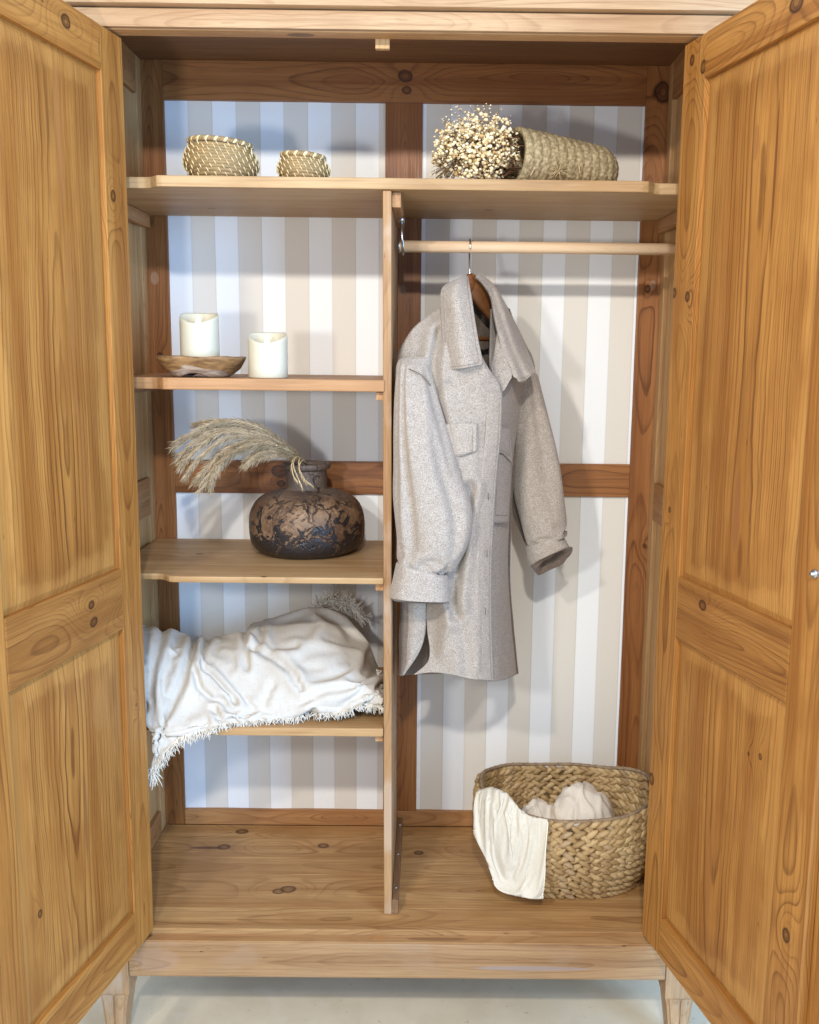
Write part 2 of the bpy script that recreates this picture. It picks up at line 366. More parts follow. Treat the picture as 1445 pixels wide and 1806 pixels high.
# legs
m_leg = wood('pale_leg_pine', 'zxy', ring=.006, lines=.5, wear=.5, spots=1., **RAW)
for s in (-1, 1):
    for yc in (.0, .43):
        xo, xi = s*.668, s*.601
        y0, y1 = yc-.0335, yc+.034
        V = []
        for z, ix, ox, fy in ((-.0342, 0, 0, 0), (-.140, .0, 0.0, 0), (-.158, .005, .003, .003), (-.262, .018, .010, .012), (GZ, .020, .012, .014)):
            for x, y in ((xi+s*ix, y0+fy), (xo-s*ox, y0+fy), (xo-s*ox, y1-fy), (xi+s*ix, y1-fy)): V.append((x, y, z))
        Fc = [(3, 2, 1, 0), (16, 17, 18, 19)]+[(i*4+j, i*4+(j+1) % 4, i*4+4+(j+1) % 4, i*4+4+j) for i in range(4) for j in range(4)]
        lg = solid('leg', m_leg, V, Fc, ward, .0025)
        # carved flutes: two proud strips either side of the middle groove
        if yc < .1:
            for t0, t1 in ((.10, .46), (.54, .90)):
                V = []
                for z, k in ((-.142, .12), (-.158, .35), (-.246, 1.)):
                    ax = xi+s*(.018*k); bx = xo-s*(.010*k); yy = y0+.012*k
                    for t, dy in ((t0, -.0042), (t1, -.0042), (t1, .004), (t0, .004)): V.append((ax+(bx-ax)*t, yy+dy, z))
                Fc = [(3, 2, 1, 0), (8, 9, 10, 11)]+[(i*4+j, i*4+(j+1) % 4, i*4+4+(j+1) % 4, i*4+4+j) for i in range(2) for j in range(4)]
                o = solid('leg_strip', m_leg, V, Fc, ward, .0012)
                wl = o.location.copy(); o.parent = lg; o.location = wl-lg.location
# lintel and cornice
m_lint = wood('lintel_pine', 'xzy', ring=.010, c0=.02, arch=.8, lines=.55, **RAW)
m_lintin = wood('lintel_inner_pine', 'xyz', ring=.01, base=(196, 152, 102), dark=(140, 92, 50), warm=(176, 128, 80), lines=.5, stain=((-.2, .0, .03, .012, (80, 60, 46), .7),))
box('lintel', m_lintin, -.60, .60, -.030, .008, 1.893, CZ+.01, ward, .002)
box('fascia', m_lint, -.70, .70, -.044, -.031, 1.894, 1.928, ward, .002)
box('cornice', m_lint, -.72, .72, -.062, -.031, 1.930, 1.966, ward, .004)
box('cornice', m_lint, -.75, .75, -.085, -.031, 1.9675, 2.02, ward, .006)
box('catch_block', m_side, -.056, -.028, .0085, .022, 1.876, 1.905, ward, .001)
# divider (leans 8 mm), cleats
V = [(x+dx, y, z) for z, dx in ((.0005, 0), (1.616, -.008)) for y in (.057, D-.006) for x in (-.035, -.017)]
Fc = [(0, 1, 3, 2), (4, 5, 7, 6), (0, 1, 5, 4), (2, 3, 7, 6), (0, 2, 6, 4), (1, 3, 7, 5)]
m_div = wood('divider_pine', 'zyx', ring=.006, wear=.5, spots=.9, base=(182, 144, 100), dark=(112, 72, 42), warm=(158, 116, 74), lines=.6)
solid('divider', m_div, V, Fc, ward, .0025)
m_cleat = wood('cleat_pine', 'yzx', base=(186, 140, 94), dark=(120, 78, 46), warm=(160, 116, 74), lines=.6)
m_oldcleat = wood('old_grey_cleat', 'yzx', base=(150, 112, 78), dark=(92, 64, 44), warm=(124, 92, 64), lines=.6)
cl = box('floor_cleat', m_oldcleat, -.0165, -.002, .058, .452, .001, .036, ward, .0015)
m_steel = plain('steel', (200, 202, 205), .28, 1.)
for y in (.11, .26, .41):
    mb = MB(); lathe(mb, [(0.0001, .0378), (.0028, .0374), (.0036, .0362), (.0036, .034)], 10, (-.009, y, 0)); o = mb.build('screw_head', m_steel, ward); wl = o.location.copy(); o.parent = cl; o.location = wl-cl.location
box('top_cleat', m_cleat, -.0245, -.006, .075, .40, 1.585, 1.6155, ward, .0015)
for zt in (1.203, .785, .435): box('shelf_cleat', m_cleat, -.0565, -.0385, .068, .43, zt-.0175, zt-.0008, ward, .0012)
# shelves with notched corners
def shelf(z0, z1, notch_l, notch_r, xr, knots, **k):
    P = [(WL+.001, .076), (-.535, .076)]; P = []
    if notch_l: P += [(WL+.001, .074), (-.535, .074), (-.522, .070), (-.513, .060), (-.506, .052), (-.495, .050)]
    else: P += [(WL+.001, .05)]
    if notch_r: P += [(.49, .050), (.503, .052), (.510, .060), (.519, .070), (.53, .074), (xr, .074)]
    else: P += [(xr, .05)]
    P += [(xr, D-.0045), (WL+.001, D-.0045)]
    q = dict(SHELF); q.update(k)
    return prism('shelf', wood('shelf_pine', 'xyz', ring=.009, c0=.03, knots=knots, lines=.6, rough=.48, **q), P, z0, z1, ward, .003)
shelf(1.617, 1.640, True, True, WR-.001, ((.2, .05, .01), (-.45, .08, .008)))
shelf(1.204, 1.229, True, False, -.038, ((-.1, .1, .008),), base=(178, 132, 88), warm=(160, 112, 70))
shelf(.786, .800, True, False, -.038, ((.045, -.205, .007), (.0, .05, .01), (-.15, .02, .008)), blotch=.4)
shelf(.436, .455, True, False, -.038, ((.1, .0, .008),), base=(182, 144, 98))

# doors
def door(s, hx, ang, zt, zm1, zm2, zb, W=.552, s1=.082, s2=.458):
    ex = (-.0 if 0 else (1 if s < 0 else -1))
    dx, dy = (math.cos(ang) if s < 0 else -math.cos(ang)), -math.sin(ang)
    sg = -1 if s < 0 else 1              # body lies on this side of the inner face
    dr = None
    def bx(name, mat, x0, x1, d0, d1, z0, z1, bv=.002):
        a, b = sorted((sg*d0, sg*d1)); return box(name, mat, x0, x1, a, b, z0, z1, dr, bv, local=True)
    zlo, zhi = -.004, 1.886
    V = [(x, y, z) for z in (zlo+.002, zhi-.002) for y in sorted((sg*.019, sg*.025)) for x in (.002, W+(.03 if s > 0 else -.002))]
    me = bpy.data.meshes.new('door'); me.from_pydata([(x, y, z-zlo) for x, y, z in V], [], [(0, 2, 3, 1), (4, 5, 7, 6), (0, 1, 5, 4), (2, 6, 7, 3), (0, 4, 6, 2), (1, 3, 7, 5)])
    dr = link('door', me, doorwood('door_back_pine'), ward, (hx, -.2, zlo-GZ), False)
    dr.rotation_euler = (0, 0, math.atan2(dy, dx))
    o = -zlo
    kn = KN[s]
    mk = lambda nm, ax, kk, **k: doorwood(nm, axes=ax, knots=kk, **k)
    bx('stile', mk('hinge_stile_pine', 'zxy', kn['h'], ring=.005, c0=.05, lines=.9, blotch=.5, wave=.022, arch=.2), .0, s1, 0, .0189, zlo+o, zhi+o)
    bx('stile', mk('lock_stile_pine', 'zxy', kn['l'], ring=.005, c0=.05, lines=.9, wave=.022, arch=.2), s2, W, 0, .0189, zlo+o, zhi+o)
    bx('rail', mk('top_rail_pine', 'xzy', kn['t'], ring=.006, c0=.04, lines=.7, stain=kn.get('ts', ())), s1+.0004, s2-.0004, -.0006, .0189, zt+o, zhi+o)
    bx('rail', mk('mid_rail_pine', 'xzy', kn['m'], ring=.0055, c0=.03, b0=-.02, lines=.75, base=(172, 118, 58), warm=(148, 96, 42)), s1+.0004, s2-.0004, -.0008, .0189, zm1+o, zm2+o)
    bx('rail', mk('bottom_rail_pine', 'xzy', (), ring=.006, c0=.04, lines=.7), s1+.0004, s2-.0004, -.0006, .0189, zlo+o, zb+o)
    for z0, z1, kk, st, b0 in ((zb, zm1, kn['pb'], kn['sb'], .01), (zm2, zt, kn['pt'], kn['st'], -.02)):
        hb, ha = (s2-s1)/2, (z1-z0)/2
        mat = mk('door_panel_pine', 'zxy', kk, ring=.0068, c0=.040, arch=.18, wave=.028, b0=b0*-sg, lines=1.1, blotch=.5, border=(hb, ha, .042), stain=st)
        mb = MB(); cx, cz = (s1+s2)/2, (z0+z1)/2+o
        lv = ((hb+.008, ha+.008, .0135), (hb-.0035, ha-.0035, .0105), (hb-.012, ha-.012, .0075), (hb-.05, ha-.05, .0055), (hb-.11, ha-.11, .005))
        V = []
        for a_, b_, dd in lv: V += [(cx-a_, sg*dd, cz-b_), (cx+a_, sg*dd, cz-b_), (cx+a_, sg*dd, cz+b_), (cx-a_, sg*dd, cz+b_)]
        Fc = [(i*4+j, i*4+(j+1) % 4, i*4+4+(j+1) % 4, i*4+4+j) for i in range(4) for j in range(4)]+[(16, 17, 18, 19)]
        if sg < 0: Fc = [q[::-1] for q in Fc]
        me = bpy.data.meshes.new('panel'); c = np.array([cx, 0, cz]); me.from_pydata((np.array(V)-c).tolist(), [], Fc)
        link('panel', me, mat, dr, tuple(c), False)
    return dr, o, sg
KN = {-1: dict(h=((.64, .014, .010), (-.4, .0, .004)), l=((.5, 0, .008),), t=((-.075, .008, .014),), m=((-.072, .018, .011), (-.078, -.017, .013)), pb=((-.12, .13, .007),), pt=((-.5, .1, .005),),
               sb=((-.02, -.028, .10, .006, (128, 84, 50), .7), (-.12, .055, .12, .012, (168, 112, 56), .5), (.18, -.10, .05, .03, (170, 118, 62), .4)),
               st=((.32, -.045, .16, .012, (158, 104, 56), .6), (.0, -.06, .2, .010, (162, 108, 58), .55), (-.25, -.075, .14, .008, (160, 106, 56), .5))),
      1: dict(h=((.91, -.010, .010), (.885, .034, .010), (.47, -.036, .009), (.46, .020, .010), (.03, -.01, .005), (-.57, -.03, .010)), l=((-.62, .0, .012), (.2, .02, .006)), t=((.092, .0, .016),), m=((-.09, .030, .011),), pb=((.18, .085, .005), (.19, .12, .005)), pt=(),
              sb=((-.12, -.02, .12, .010, (158, 104, 54), .6), (.1, -.09, .13, .018, (150, 98, 48), .5), (-.02, .10, .2, .010, (160, 106, 54), .5)),
              st=((.26, .052, .14, .004, (110, 62, 30), .8), (.1, -.10, .3, .02, (160, 104, 48), .45), (-.32, .0, .09, .011, (140, 88, 50), .6), (.33, -.01, .03, .009, (150, 96, 52), .6)))}
DL = door(-1, -.55, 1.7634, 1.805, .720, .846, .0866)
dr, o_, sg = DL
for nm, pts in (('pencil_mark', [(.354, 1.887), (.352, 1.861), (.332, 1.868), (.302, 1.872), (.262, 1.862)]), ('pencil_mark', [(.325, 1.861), (.300, 1.868), (.287, 1.869)])):
    mb = MB(); tube(mb, catmull([(t_, .0010, z_+o_) for t_, z_ in pts], 24), .0007, 4, flat=.6); m_o = mb.build(nm, plain('graphite', (92, 62, 38), .7), None); m_o.parent = dr
dr, o_, sg = door(1, .55, 1.8082, 1.804, .7126, .8414, .0842, s1=.083, s2=.462)
mb = MB(); lathe(mb, [(.0001, .004), (.003, .0042), (.0035, .001), (.0065, .001), (.0075, .0), (.0075, -.006)], 14, (0, 0, 0))
V = mb.v[0]; mb.v[0] = np.stack([V[:, 0], -V[:, 2]*1.6, V[:, 1]], 1)
me_o = mb.build('latch', m_steel, None); me_o.parent = dr; me_o.location = (.516, -.003, .948+o_)
for nm in ('front_post_pine',): pass

# hanging rail and bracket
m_rod = wood('rail_beech', 'xzy', base=(232, 206, 172), dark=(206, 172, 134), warm=(224, 192, 156), ring=.006, lines=.3, blotch=.2, spots=0.)
mb = MB(); tube(mb, [(-.013, .25, 1.5255), (.3, .25, 1.5262), (WR-.001, .25, 1.526)], .0132, 24); mb.build('hanging_rail', m_rod, ward)
mb = MB()
tube(mb, [(-.008, .25, 1.587), (-.008, .237, 1.575), (-.007, .235, 1.545), (-.006, .234, 1.53), (-.006, .24, 1.512), (-.006, .25, 1.5085), (-.006, .262, 1.514), (-.006, .2655, 1.526)], .0032, 8)
tube(mb, [(-.016, .236, 1.583), (-.002, .236, 1.583)], .0075, 14)
tube(mb, [(-.0155, .25, 1.526), (-.0125, .25, 1.526)], .0155, 20)
mb.build('rail_bracket', m_steel, ward)

# ------------------------------------------------------------------ small things
# coiled seagrass baskets
n = NT('seagrass'); vec, X, Y, Z = n.coords(); q1 = n.noise(n.vec(n.M('MULTIPLY', X, 60.), n.M('MULTIPLY', Y, 60.), n.M('MULTIPLY', Z, 900.)), 1., 3., .6); q2 = n.noise(vec, 45., 2., .5)
n.put(n.mix(n.sstep(q2, .35, .65), n.mix(n.sstep(q1, .3, .7), srgb(128, 100, 62), srgb(182, 150, 102)), n.mix(q1, srgb(112, 90, 56), srgb(168, 142, 98))), n.b.inputs['Base Color'])
n.b.inputs['Roughness'].default_value = .6; n.bump(q1, .5, .001); m_sea = n.m
m_stitch = plain('pale_straw_stitch', (226, 206, 158), .5, var=.15, scale=90.)
def coil_basket(cx, cyy, z0, rmax, rrim, rbase, h, rows, tilt, label, group, ns):
    t = empty('seagrass_basket', (cx, cyy, z0)); tag(t, label, 'basket', group)
    prof = []; hr = (h*.88)/rows
    def rad(f): return rbase+(rmax-rbase)*math.sin(min(1, f/.52)*math.pi/2) if f < .52 else rmax-(rmax-rrim)*(1-math.cos((f-.52)/.48*math.pi/2))
    for i in range(rows):
        for k in range(5):
            a = math.pi*(k/4-.5); f = (i+.5)/rows
            prof.append((rad((i+(k/4))/rows)+hr*.42*math.cos(a)-.001, hr*(i+.5)+hr*.5*math.sin(a)))
    prof = [(.001, .001), (rbase*.9, .0005)]+prof+[(rrim-.004, h*.9), (rrim-.008, h*.7), (rmax-.02, h*.4), (rbase*.9, .006), (.001, .006)]
    def wob(i, a, r, z): return r*(1+.012*math.sin(a*3+z*40)), z*(1+tilt*math.cos(a))
    mb = MB(); lathe(mb, prof, 56, (cx, cyy, z0), wob=wob); mb.build('body', m_sea, t)
    mb = MB()
    for i in range(rows):
        for k in range(ns):
            a = 2*math.pi*(k+i*.36)/ns+random.uniform(-.02, .02)
            f = (i+.5)/rows; r_ = (rad(f)+hr*.38)*(1+.012*math.sin(a*3+hr*(i+.5)*40)); z = hr*(i+.5)*(1+tilt*math.cos(a))
            p = np.array([cx+r_*math.cos(a), cyy+r_*math.sin(a), z0+z]); nn = np.array([math.cos(a), math.sin(a), 0]); tt = np.array([-math.sin(a), math.cos(a), 0])
            d = np.array([0, 0, 1.])*.82+tt*-.5; d /= np.linalg.norm(d)
            ellipsoid(mb, p, [d, np.cross(nn, d), nn], (hr*1.0, .0010, .0014), 6, 4)
    mb.build('stitching', m_stitch, t)
    mb = MB(); nr = int(2*math.pi*rrim/.0062)
    for k in range(nr):
        a = 2*math.pi*k/nr; rq = rrim+.003; p = np.array([cx+rq*math.cos(a), cyy+rq*math.sin(a), z0+h*.945*(1+tilt*math.cos(a))]); nn = np.array([math.cos(a), math.sin(a), 0]); tt = np.array([-math.sin(a), math.cos(a), 0])
        d = tt*.75+np.array([0, 0, .62]); d /= np.linalg.norm(d)
        ellipsoid(mb, p, [d, np.cross(nn, d), nn], (.0068, .0042, .0052), 6, 5, mi=k % 3 == 0)
    mb.build('rope_rim', [m_sea, m_stitch], t)
coil_basket(-.393, .145, 1.6403, .0775, .0625, .050, .084, 11, -.05, 'larger round coiled seagrass basket on the top shelf, left of the smaller one', 'coiled seagrass baskets on the top shelf', 19)
coil_basket(-.215, .13, 1.6403, .0545, .0415, .034, .056, 8, -.05, 'smaller round coiled seagrass basket on the top shelf', 'coiled seagrass baskets on the top shelf', 16)

# flameless candles
def candle(cx, cyy, z0, r, h, label):
    t = empty('candle', (cx, cyy, z0)); tag(t, label, 'candle', 'ivory pillar candles on the second shelf')
    n_ = 48; V = []; rows = []
    def top(a): return h-.031*max(0, (1-math.sin(a))/2-.18)**1.5*(1+.04*math.sin(3*a))    # lip is lower towards the front
    lv = [(0.0, 0), (.97, 0), (1., .02), (1.002, .3), (1., .6), (1.0, .9), (.995, .98), (.97, 1.)]
    for rr, f in lv: rows.append([(r*rr*math.cos(a), r*rr*math.sin(a), f*top(a)) for a in np.linspace(0, 2*math.pi, n_, endpoint=False)])
    for rr, dz in ((.93, -.0015), (.88, -.006), (.75, -.024), (.5, -.030), (.2, -.033), (.0, -.0335)):
        rows.append([(r*rr*math.cos(a), r*rr*math.sin(a), (top(a) if rr > .8 else (h-.010))+dz) for a in np.linspace(0, 2*math.pi, n_, endpoint=False)])
    mb = MB(); V = [p for q in rows for p in q]; mb.add(np.array(V)+np.array([cx, cyy, z0]), grid_faces(len(rows), n_, True)); mb.build('wax_body', m_wax, t)
    mb = MB(); prof = [(.0005, 0), (.003, .002), (.0052, .007), (.0056, .011), (.0045, .017), (.0022, .023), (.0003, .028)]
    lathe(mb, prof, 14, (cx-.001, cyy-.004, z0+h-.036), wob=lambda i, a, r, z: (r*1.15, z*1.1)); mb.build('flame', m_flame, t)
n = NT('ivory_wax'); n.b.inputs['Base Color'].default_value = (*srgb(208, 201, 178), 1); n.b.inputs['Roughness'].default_value = .38
n.b.inputs['Subsurface Weight'].default_value = .2; n.b.inputs['Subsurface Radius'].default_value = (.02, .014, .008); n.b.inputs['Subsurface Scale'].default_value = .6
m_wax = n.m; m_flame = plain('flame_glow', (255, 246, 222), .4, emit=1.0)
candle(-.294, .118, 1.2295, .0425, .098, 'ivory pillar candle standing directly on the shelf, right of the wooden dish')
candle(-.449, .150, 1.2640, .0422, .105, 'ivory pillar candle standing in the rough wooden dish')
# rough wooden dish
t = empty('wooden_dish', (-.443, .14, 1.2295)); tag(t, 'rough hewn teak dish with slanted ends holding a candle', 'dish')
n = NT('teak_root'); vec, X, Y, Z = n.coords()
wv = n.noise(n.vec(n.M('MULTIPLY', X, 9.), n.M('MULTIPLY', Y, 9.), n.M('MULTIPLY', Z, 16.)), 1., 2., .5)
arc = n.M('ADD', n.M('ADD', Z, n.M('MULTIPLY', n.M('MULTIPLY', X, X), 4.)), n.M('MULTIPLY', n.M('SUBTRACT', wv, .5), .05))
fl = n.noise(n.vec(n.M('MULTIPLY', X, 30.), n.M('MULTIPLY', Y, 30.), n.M('MULTIPLY', Z, 160.)), 1., 3., .6)
cc_ = n.mix(n.sstep(fl, .35, .7), srgb(150, 112, 68), srgb(98, 66, 38)); gg = n.mix(n.sstep(fl, .35, .65), srgb(176, 154, 132), srgb(132, 110, 92))
n.put(n.mix(n.sstep(arc, .006, .002), cc_, gg), n.b.inputs['Base Color']); n.b.inputs['Roughness'].default_value = .5; n.bump(fl, .5, .002)
NS = 72; rows = []
def se(a, A, B, p=3.2): c, s = math.cos(a), math.sin(a); return A*math.copysign(abs(c)**(2/p), c), B*math.copysign(abs(s)**(2/p), s)
for A, B, z in ((.0, .0, .004), (.050, .05, .003), (.059, .058, .0), (.064, .062, .003), (.078, .070, .018), (.094, .080, .0385), (.0955, .081, .0435), (.090, .076, .0445), (.082, .070, .0435), (.062, .055, .037), (.0, .0, .0345)):
    row = []
    for j in range(NS):
        a = 2*math.pi*j/NS; x, y = se(a, A, B)
        x += .004*mn.noise(Vector((x*25, y*25, z*30))); y += .004*mn.noise(Vector((x*25+7, y*25, z*30)))
        zz = z + (.0085*max(0, 1-((x+.003)/.030)**2)*(1 if z < .004 else (.6 if z < .01 else 0)) if abs(x+.003) < .03 else 0)
        zz += (.0012*math.sin(x*60+y*31) if z > .03 else 0)
        row.append((x-.443, y+.14, zz+1.2297))
    rows.append(row)
mb = MB(); mb.add([p for q in rows for p in q], grid_faces(len(rows), NS, True)); mb.build('dish_body', n.m, t)

# vase
t = empty('vase', (-.240, .33, .8)); tag(t, 'squat brown metal vase with peeling blackened patina and narrow collared neck', 'vase')
n = NT('rusty_patina'); vec, X, Y, Z = n.coords()
a1 = n.noise(vec, 7., 6., .62, dist=.6); a2 = n.noise(vec, 26., 5., .65, dist=1.); a3 = n.noise(vec, 90., 4., .6)
vo = n.node('ShaderNodeTexVoronoi', feature='DISTANCE_TO_EDGE'); wv = n.node('ShaderNodeVectorMath', operation='ADD'); nz_ = n.node('ShaderNodeTexNoise'); nz_.inputs['Scale'].default_value = 18; nz_.inputs['Detail'].default_value = 4
sc = n.node('ShaderNodeVectorMath', operation='SCALE'); sc.inputs['Scale'].default_value = .09
n.t.links.new(vec, nz_.inputs['Vector']); n.t.links.new(nz_.outputs['Color'], sc.inputs[0]); n.t.links.new(vec, wv.inputs[0]); n.t.links.new(sc.outputs[0], wv.inputs[1]); n.t.links.new(wv.outputs[0], vo.inputs['Vector']); vo.inputs['Scale'].default_value = 15
br = n.mix(n.sstep(a1, .38, .62), srgb(96, 70, 50), srgb(142, 112, 84)); br = n.mix(n.sstep(a2, .48, .60, 0., .75), br, srgb(86, 62, 46)); br = n.mix(n.sstep(a3, .58, .66, 0., .6), br, srgb(52, 38, 32)); br = n.mix(n.sstep(a3, .40, .32, 0., .5), br, srgb(168, 134, 98))
br = n.mix(n.sstep(Z, .02, .06, 0., .8), br, srgb(98, 88, 82))
crack = n.M('MULTIPLY', n.sstep(vo.outputs['Distance'], .045, .01), n.sstep(a1, .42, .56))
br = n.mix(n.M('MULTIPLY', crack, .8), br, srgb(46, 32, 26))
low = n.M('ADD', n.M('MULTIPLY', n.M('SUBTRACT', -.060, Z), 9.), n.M('MULTIPLY', n.M('SUBTRACT', a2, .5), 4.2))
blk = n.sstep(low, -.22, -.06); br = n.mix(n.M('MULTIPLY', blk, .95), br, srgb(40, 36, 36))
dk = n.sstep(a1, .72, .78); br = n.mix(n.M('MULTIPLY', dk, .85), br, srgb(48, 36, 32))
n.put(br, n.b.inputs['Base Color']); n.b.inputs['Metallic'].default_value = .15
n.put(n.mix(blk, (.55,)*3, (.38,)*3), n.b.inputs['Roughness'])
n.bump(n.M('ADD', n.M('MULTIPLY', crack, -1.), n.M('ADD', n.M('MULTIPLY', a2, 1.4), n.M('MULTIPLY', blk, -.7))), .8, .004)
prof = [(.001, .002), (.09, .001), (.105, .002), (.120, .008), (.133, .020), (.139, .036), (.1415, .058), (.1415, .080), (.138, .101), (.128, .121), (.111, .137), (.084, .149), (.056, .155), (.051, .158), (.0495, .165), (.049, .185), (.0488, .199), (.050, .203),
        (.056, .206), (.0585, .211), (.0585, .216), (.056, .2195), (.050, .2175), (.046, .214), (.0455, .20), (.045, .16), (.08, .13), (.1, .05), (.001, .02)]
prof = [(a, b) for a, b in prof]; P2 = catmull(prof, 120)
P2[:, 0] = np.clip(P2[:, 0], .0005, 1)
def vw(i, a, r, z): q = mn.noise(Vector((math.cos(a)*2.2, math.sin(a)*2.2, z*14))); return r*(1+.013*q), z
mb = MB(); lathe(mb, P2, 96, (-.240, .33, .800), wob=vw); mb.build('vase_body', n.m, t)

# ---- pampas plumes
def grass_mat(name, c1, c2):
    n = NT(name); vec, *_ = n.coords(); q = n.noise(vec, 70., 3., .6); q2 = n.noise(vec, 9., 2., .5)
    n.put(n.mix(n.sstep(n.M('ADD', n.M('MULTIPLY', q, .6), n.M('MULTIPLY', q2, .4)), .35, .65), srgb(*c1), srgb(*c2)), n.b.inputs['Base Color']); n.b.inputs['Roughness'].default_value = .7
    return n.m
m_pam = grass_mat('pampas_beige', (158, 134, 100), (200, 178, 144)); m_straw = grass_mat('golden_straw', (186, 156, 110), (216, 190, 146))
t = empty('pampas_grass', tuple(at(540, 835, .30))); tag(t, 'dried beige pampas grass plumes arching left out of the brown vase', 'dried grass')
def blade(mb, p, d, L, wd, droop):
    d = np.array(d)/np.linalg.norm(d); A = frame(d); P = [p, p+d*L*.5+np.array([0, 0, -droop*.3]), p+d*L+np.array([0, 0, -droop])]
    V = []
    for q, k in zip(P, (1., .7, .1)):
        for j in range(3):
            a = 2*math.pi*j/3; V.append(q+wd*k*(math.cos(a)*A[1]+math.sin(a)*A[2]))
    mb.add(V, [(0, 1, 4, 3), (1, 2, 5, 4), (2, 0, 3, 5), (3, 4, 7, 6), (4, 5, 8, 7), (5, 3, 6, 8)])
def plume(pts, nsp, spread, L, mat=None, start=.12, fuzz=1.):
    C = catmull([at(*p) for p in pts], 60); mb = MB(); tube(mb, C, np.linspace(.0016, .0005, 60), 5)
    for k in range(nsp):
        f = start+(1-start)*(k/nsp); x = f*58; i = int(x); p = C[i]+(C[i+1]-C[i])*(x-i); tg = C[min(i+2, 59)]-C[i]; A = frame(tg)
        ph = k*2.4+random.uniform(-.4, .4); sp = spread*random.uniform(.5, 1.3)
        d = A[0]+sp*(math.cos(ph)*A[1]+math.sin(ph)*A[2])
        blade(mb, p, d, L*random.uniform(.6, 1.25)*(1-.35*f), .0009*fuzz*random.uniform(.7, 1.3), .002+.005*random.random()*L/.03)
    mb.build('plume', mat or m_pam, t)
O = (545, 822, .325)
arcs = [[O, (520, 800, .27), (470, 768, .20), (400, 760, .16), (345, 790, .14), (312, 802, .13)],
        [O, (515, 797, .26), (460, 760, .19), (390, 748, .15), (330, 775, .13), (305, 790, .13)],
        [O, (515, 800, .25), (460, 772, .18), (400, 775, .14), (350, 810, .12), (325, 842, .11)],
        [O, (515, 800, .26), (465, 778, .19), (415, 785, .15), (380, 820, .13), (370, 862, .12)],
        [O, (518, 800, .25), (470, 782, .18), (425, 790, .14), (390, 815, .12), (352, 855, .11)],
        [O, (515, 795, .27), (470, 765, .22), (420, 752, .18), (370, 758, .16), (345, 768, .15)],
        [O, (515, 793, .28), (470, 757, .23), (430, 744, .2), (380, 742, .18), (343, 748, .17)],
        [O, (510, 797, .24), (450, 768, .17), (385, 765, .13), (340, 800, .11), (318, 826, .10)],
        [O, (515, 798, .25), (455, 775, .18), (400, 790, .14), (365, 830, .12), (350, 850, .12)],
        [O, (512, 800, .25), (460, 780, .18), (410, 800, .14), (382, 835, .12), (374, 850, .12)],
        [O, (512, 796, .24), (450, 762, .18), (380, 758, .14), (335, 785, .12), (310, 815, .12)]]
for k in range(10):
    a = arcs[k % len(arcs)]; j_ = rng.normal(size=2)*7; arcs.append([a[0]]+[(q[0]+j_[0]*(i_+1)/5, q[1]+j_[1]*(i_+1)/5+rng.normal()*1.5, q[2]+.012*rng.normal()) for i_, q in enumerate(a[1:])])
for k, a in enumerate(arcs): plume(a, 260, .52, .028, fuzz=1.1)
for a in ([O, (520, 805, .26), (490, 797, .2), (460, 800, .17), (430, 822, .15)], [O, (520, 802, .27), (485, 793, .21), (455, 795, .18), (428, 815, .16)], [O, (520, 807, .26), (495, 803, .2), (465, 808, .17), (425, 824, .16)]):
    plume(a, 300, .75, .023, fuzz=.85)
for a in ([O, (525, 806, .25), (518, 820, .225), (527, 845, .222), (533, 858, .222)], [O, (525, 805, .25), (515, 818, .23), (518, 838, .225), (524, 848, .225)],
          [O, (530, 808, .25), (528, 825, .22), (538, 845, .22), (551, 856, .222)], [O, (535, 812, .25), (528, 822, .22), (533, 840, .22), (539, 850, .222)]):
    plume(a, 40, .22, .016, m_straw, start=.35, fuzz=1.1)

# ---- dried flower bunch in a woven sleeve on the top shelf
t = empty('flower_bunch', (.25, .17, 1.64)); tag(t, 'bunch of small cream dried flowers lying in a woven seagrass sleeve on the top shelf', 'dried flowers')
A0 = np.array(at(905, 276, .145)); A1 = np.array(at(1078, 303, .24))
A0[2] = 1.640+.061; A1[2] = 1.640+.047
axv = A1-A0; AL = np.linalg.norm(axv); FR = frame(axv/AL)
mb = MB(); rows = []; NR, NA = 90, 48
for i in range(NR):
    f = i/(NR-1); r_ = .060-.010*f**1.4-(0 if f < .82 else .020*((f-.82)/.18)**2)
    for j in range(NA):
        a = 2*math.pi*j/NA
        sp = (f*12+a/(2*math.pi)) % 1
        rr = r_*(1+.0)-.0005+.0036*abs(math.sin(math.pi*sp))**.5+.0010*math.sin(a*34+i*1.4)
        p = A0+FR[0]*f*AL+rr*(math.cos(a)*FR[1]+math.sin(a)*FR[2])
        p[2] = max(p[2], 1.6408); rows.append(p)
for i in range(14):
    f = i/13; r_ = .056*(1-.1*f)
    for j in range(NA):
        a = 2*math.pi*j/NA; p = A0+FR[0]*f*.08+(r_-.004)*(math.cos(a)*FR[1]+math.sin(a)*FR[2]); p[2] = max(p[2], 1.645); rows.append(p)
fc = grid_faces(NR, NA, True)+grid_faces(14, NA, True, base=NR*NA, flip=True)+[(NR*NA+j, NR*NA+(j+1) % NA, (j+1) % NA, j) for j in range(NA)]+[tuple((NR-1)*NA+j for j in range(NA))]
mb.add(rows, fc)
n = NT('grey_green_seagrass'); vec, X, Y, Z = n.coords(); q1 = n.noise(vec, 160., 3., .6); q2 = n.noise(vec, 35., 2., .5)
n.put(n.mix(n.sstep(q1, .35, .68), srgb(138, 118, 84), srgb(188, 168, 128)), n.b.inputs['Base Color']); n.b.inputs['Roughness'].default_value = .7; n.bump(n.M('ADD', q1, q2), .6, .003)
mb.build('woven_sleeve', n.m, t)
m_twine = plain('twine', (190, 164, 122), .8, var=.3, scale=200.)
mb = MB()
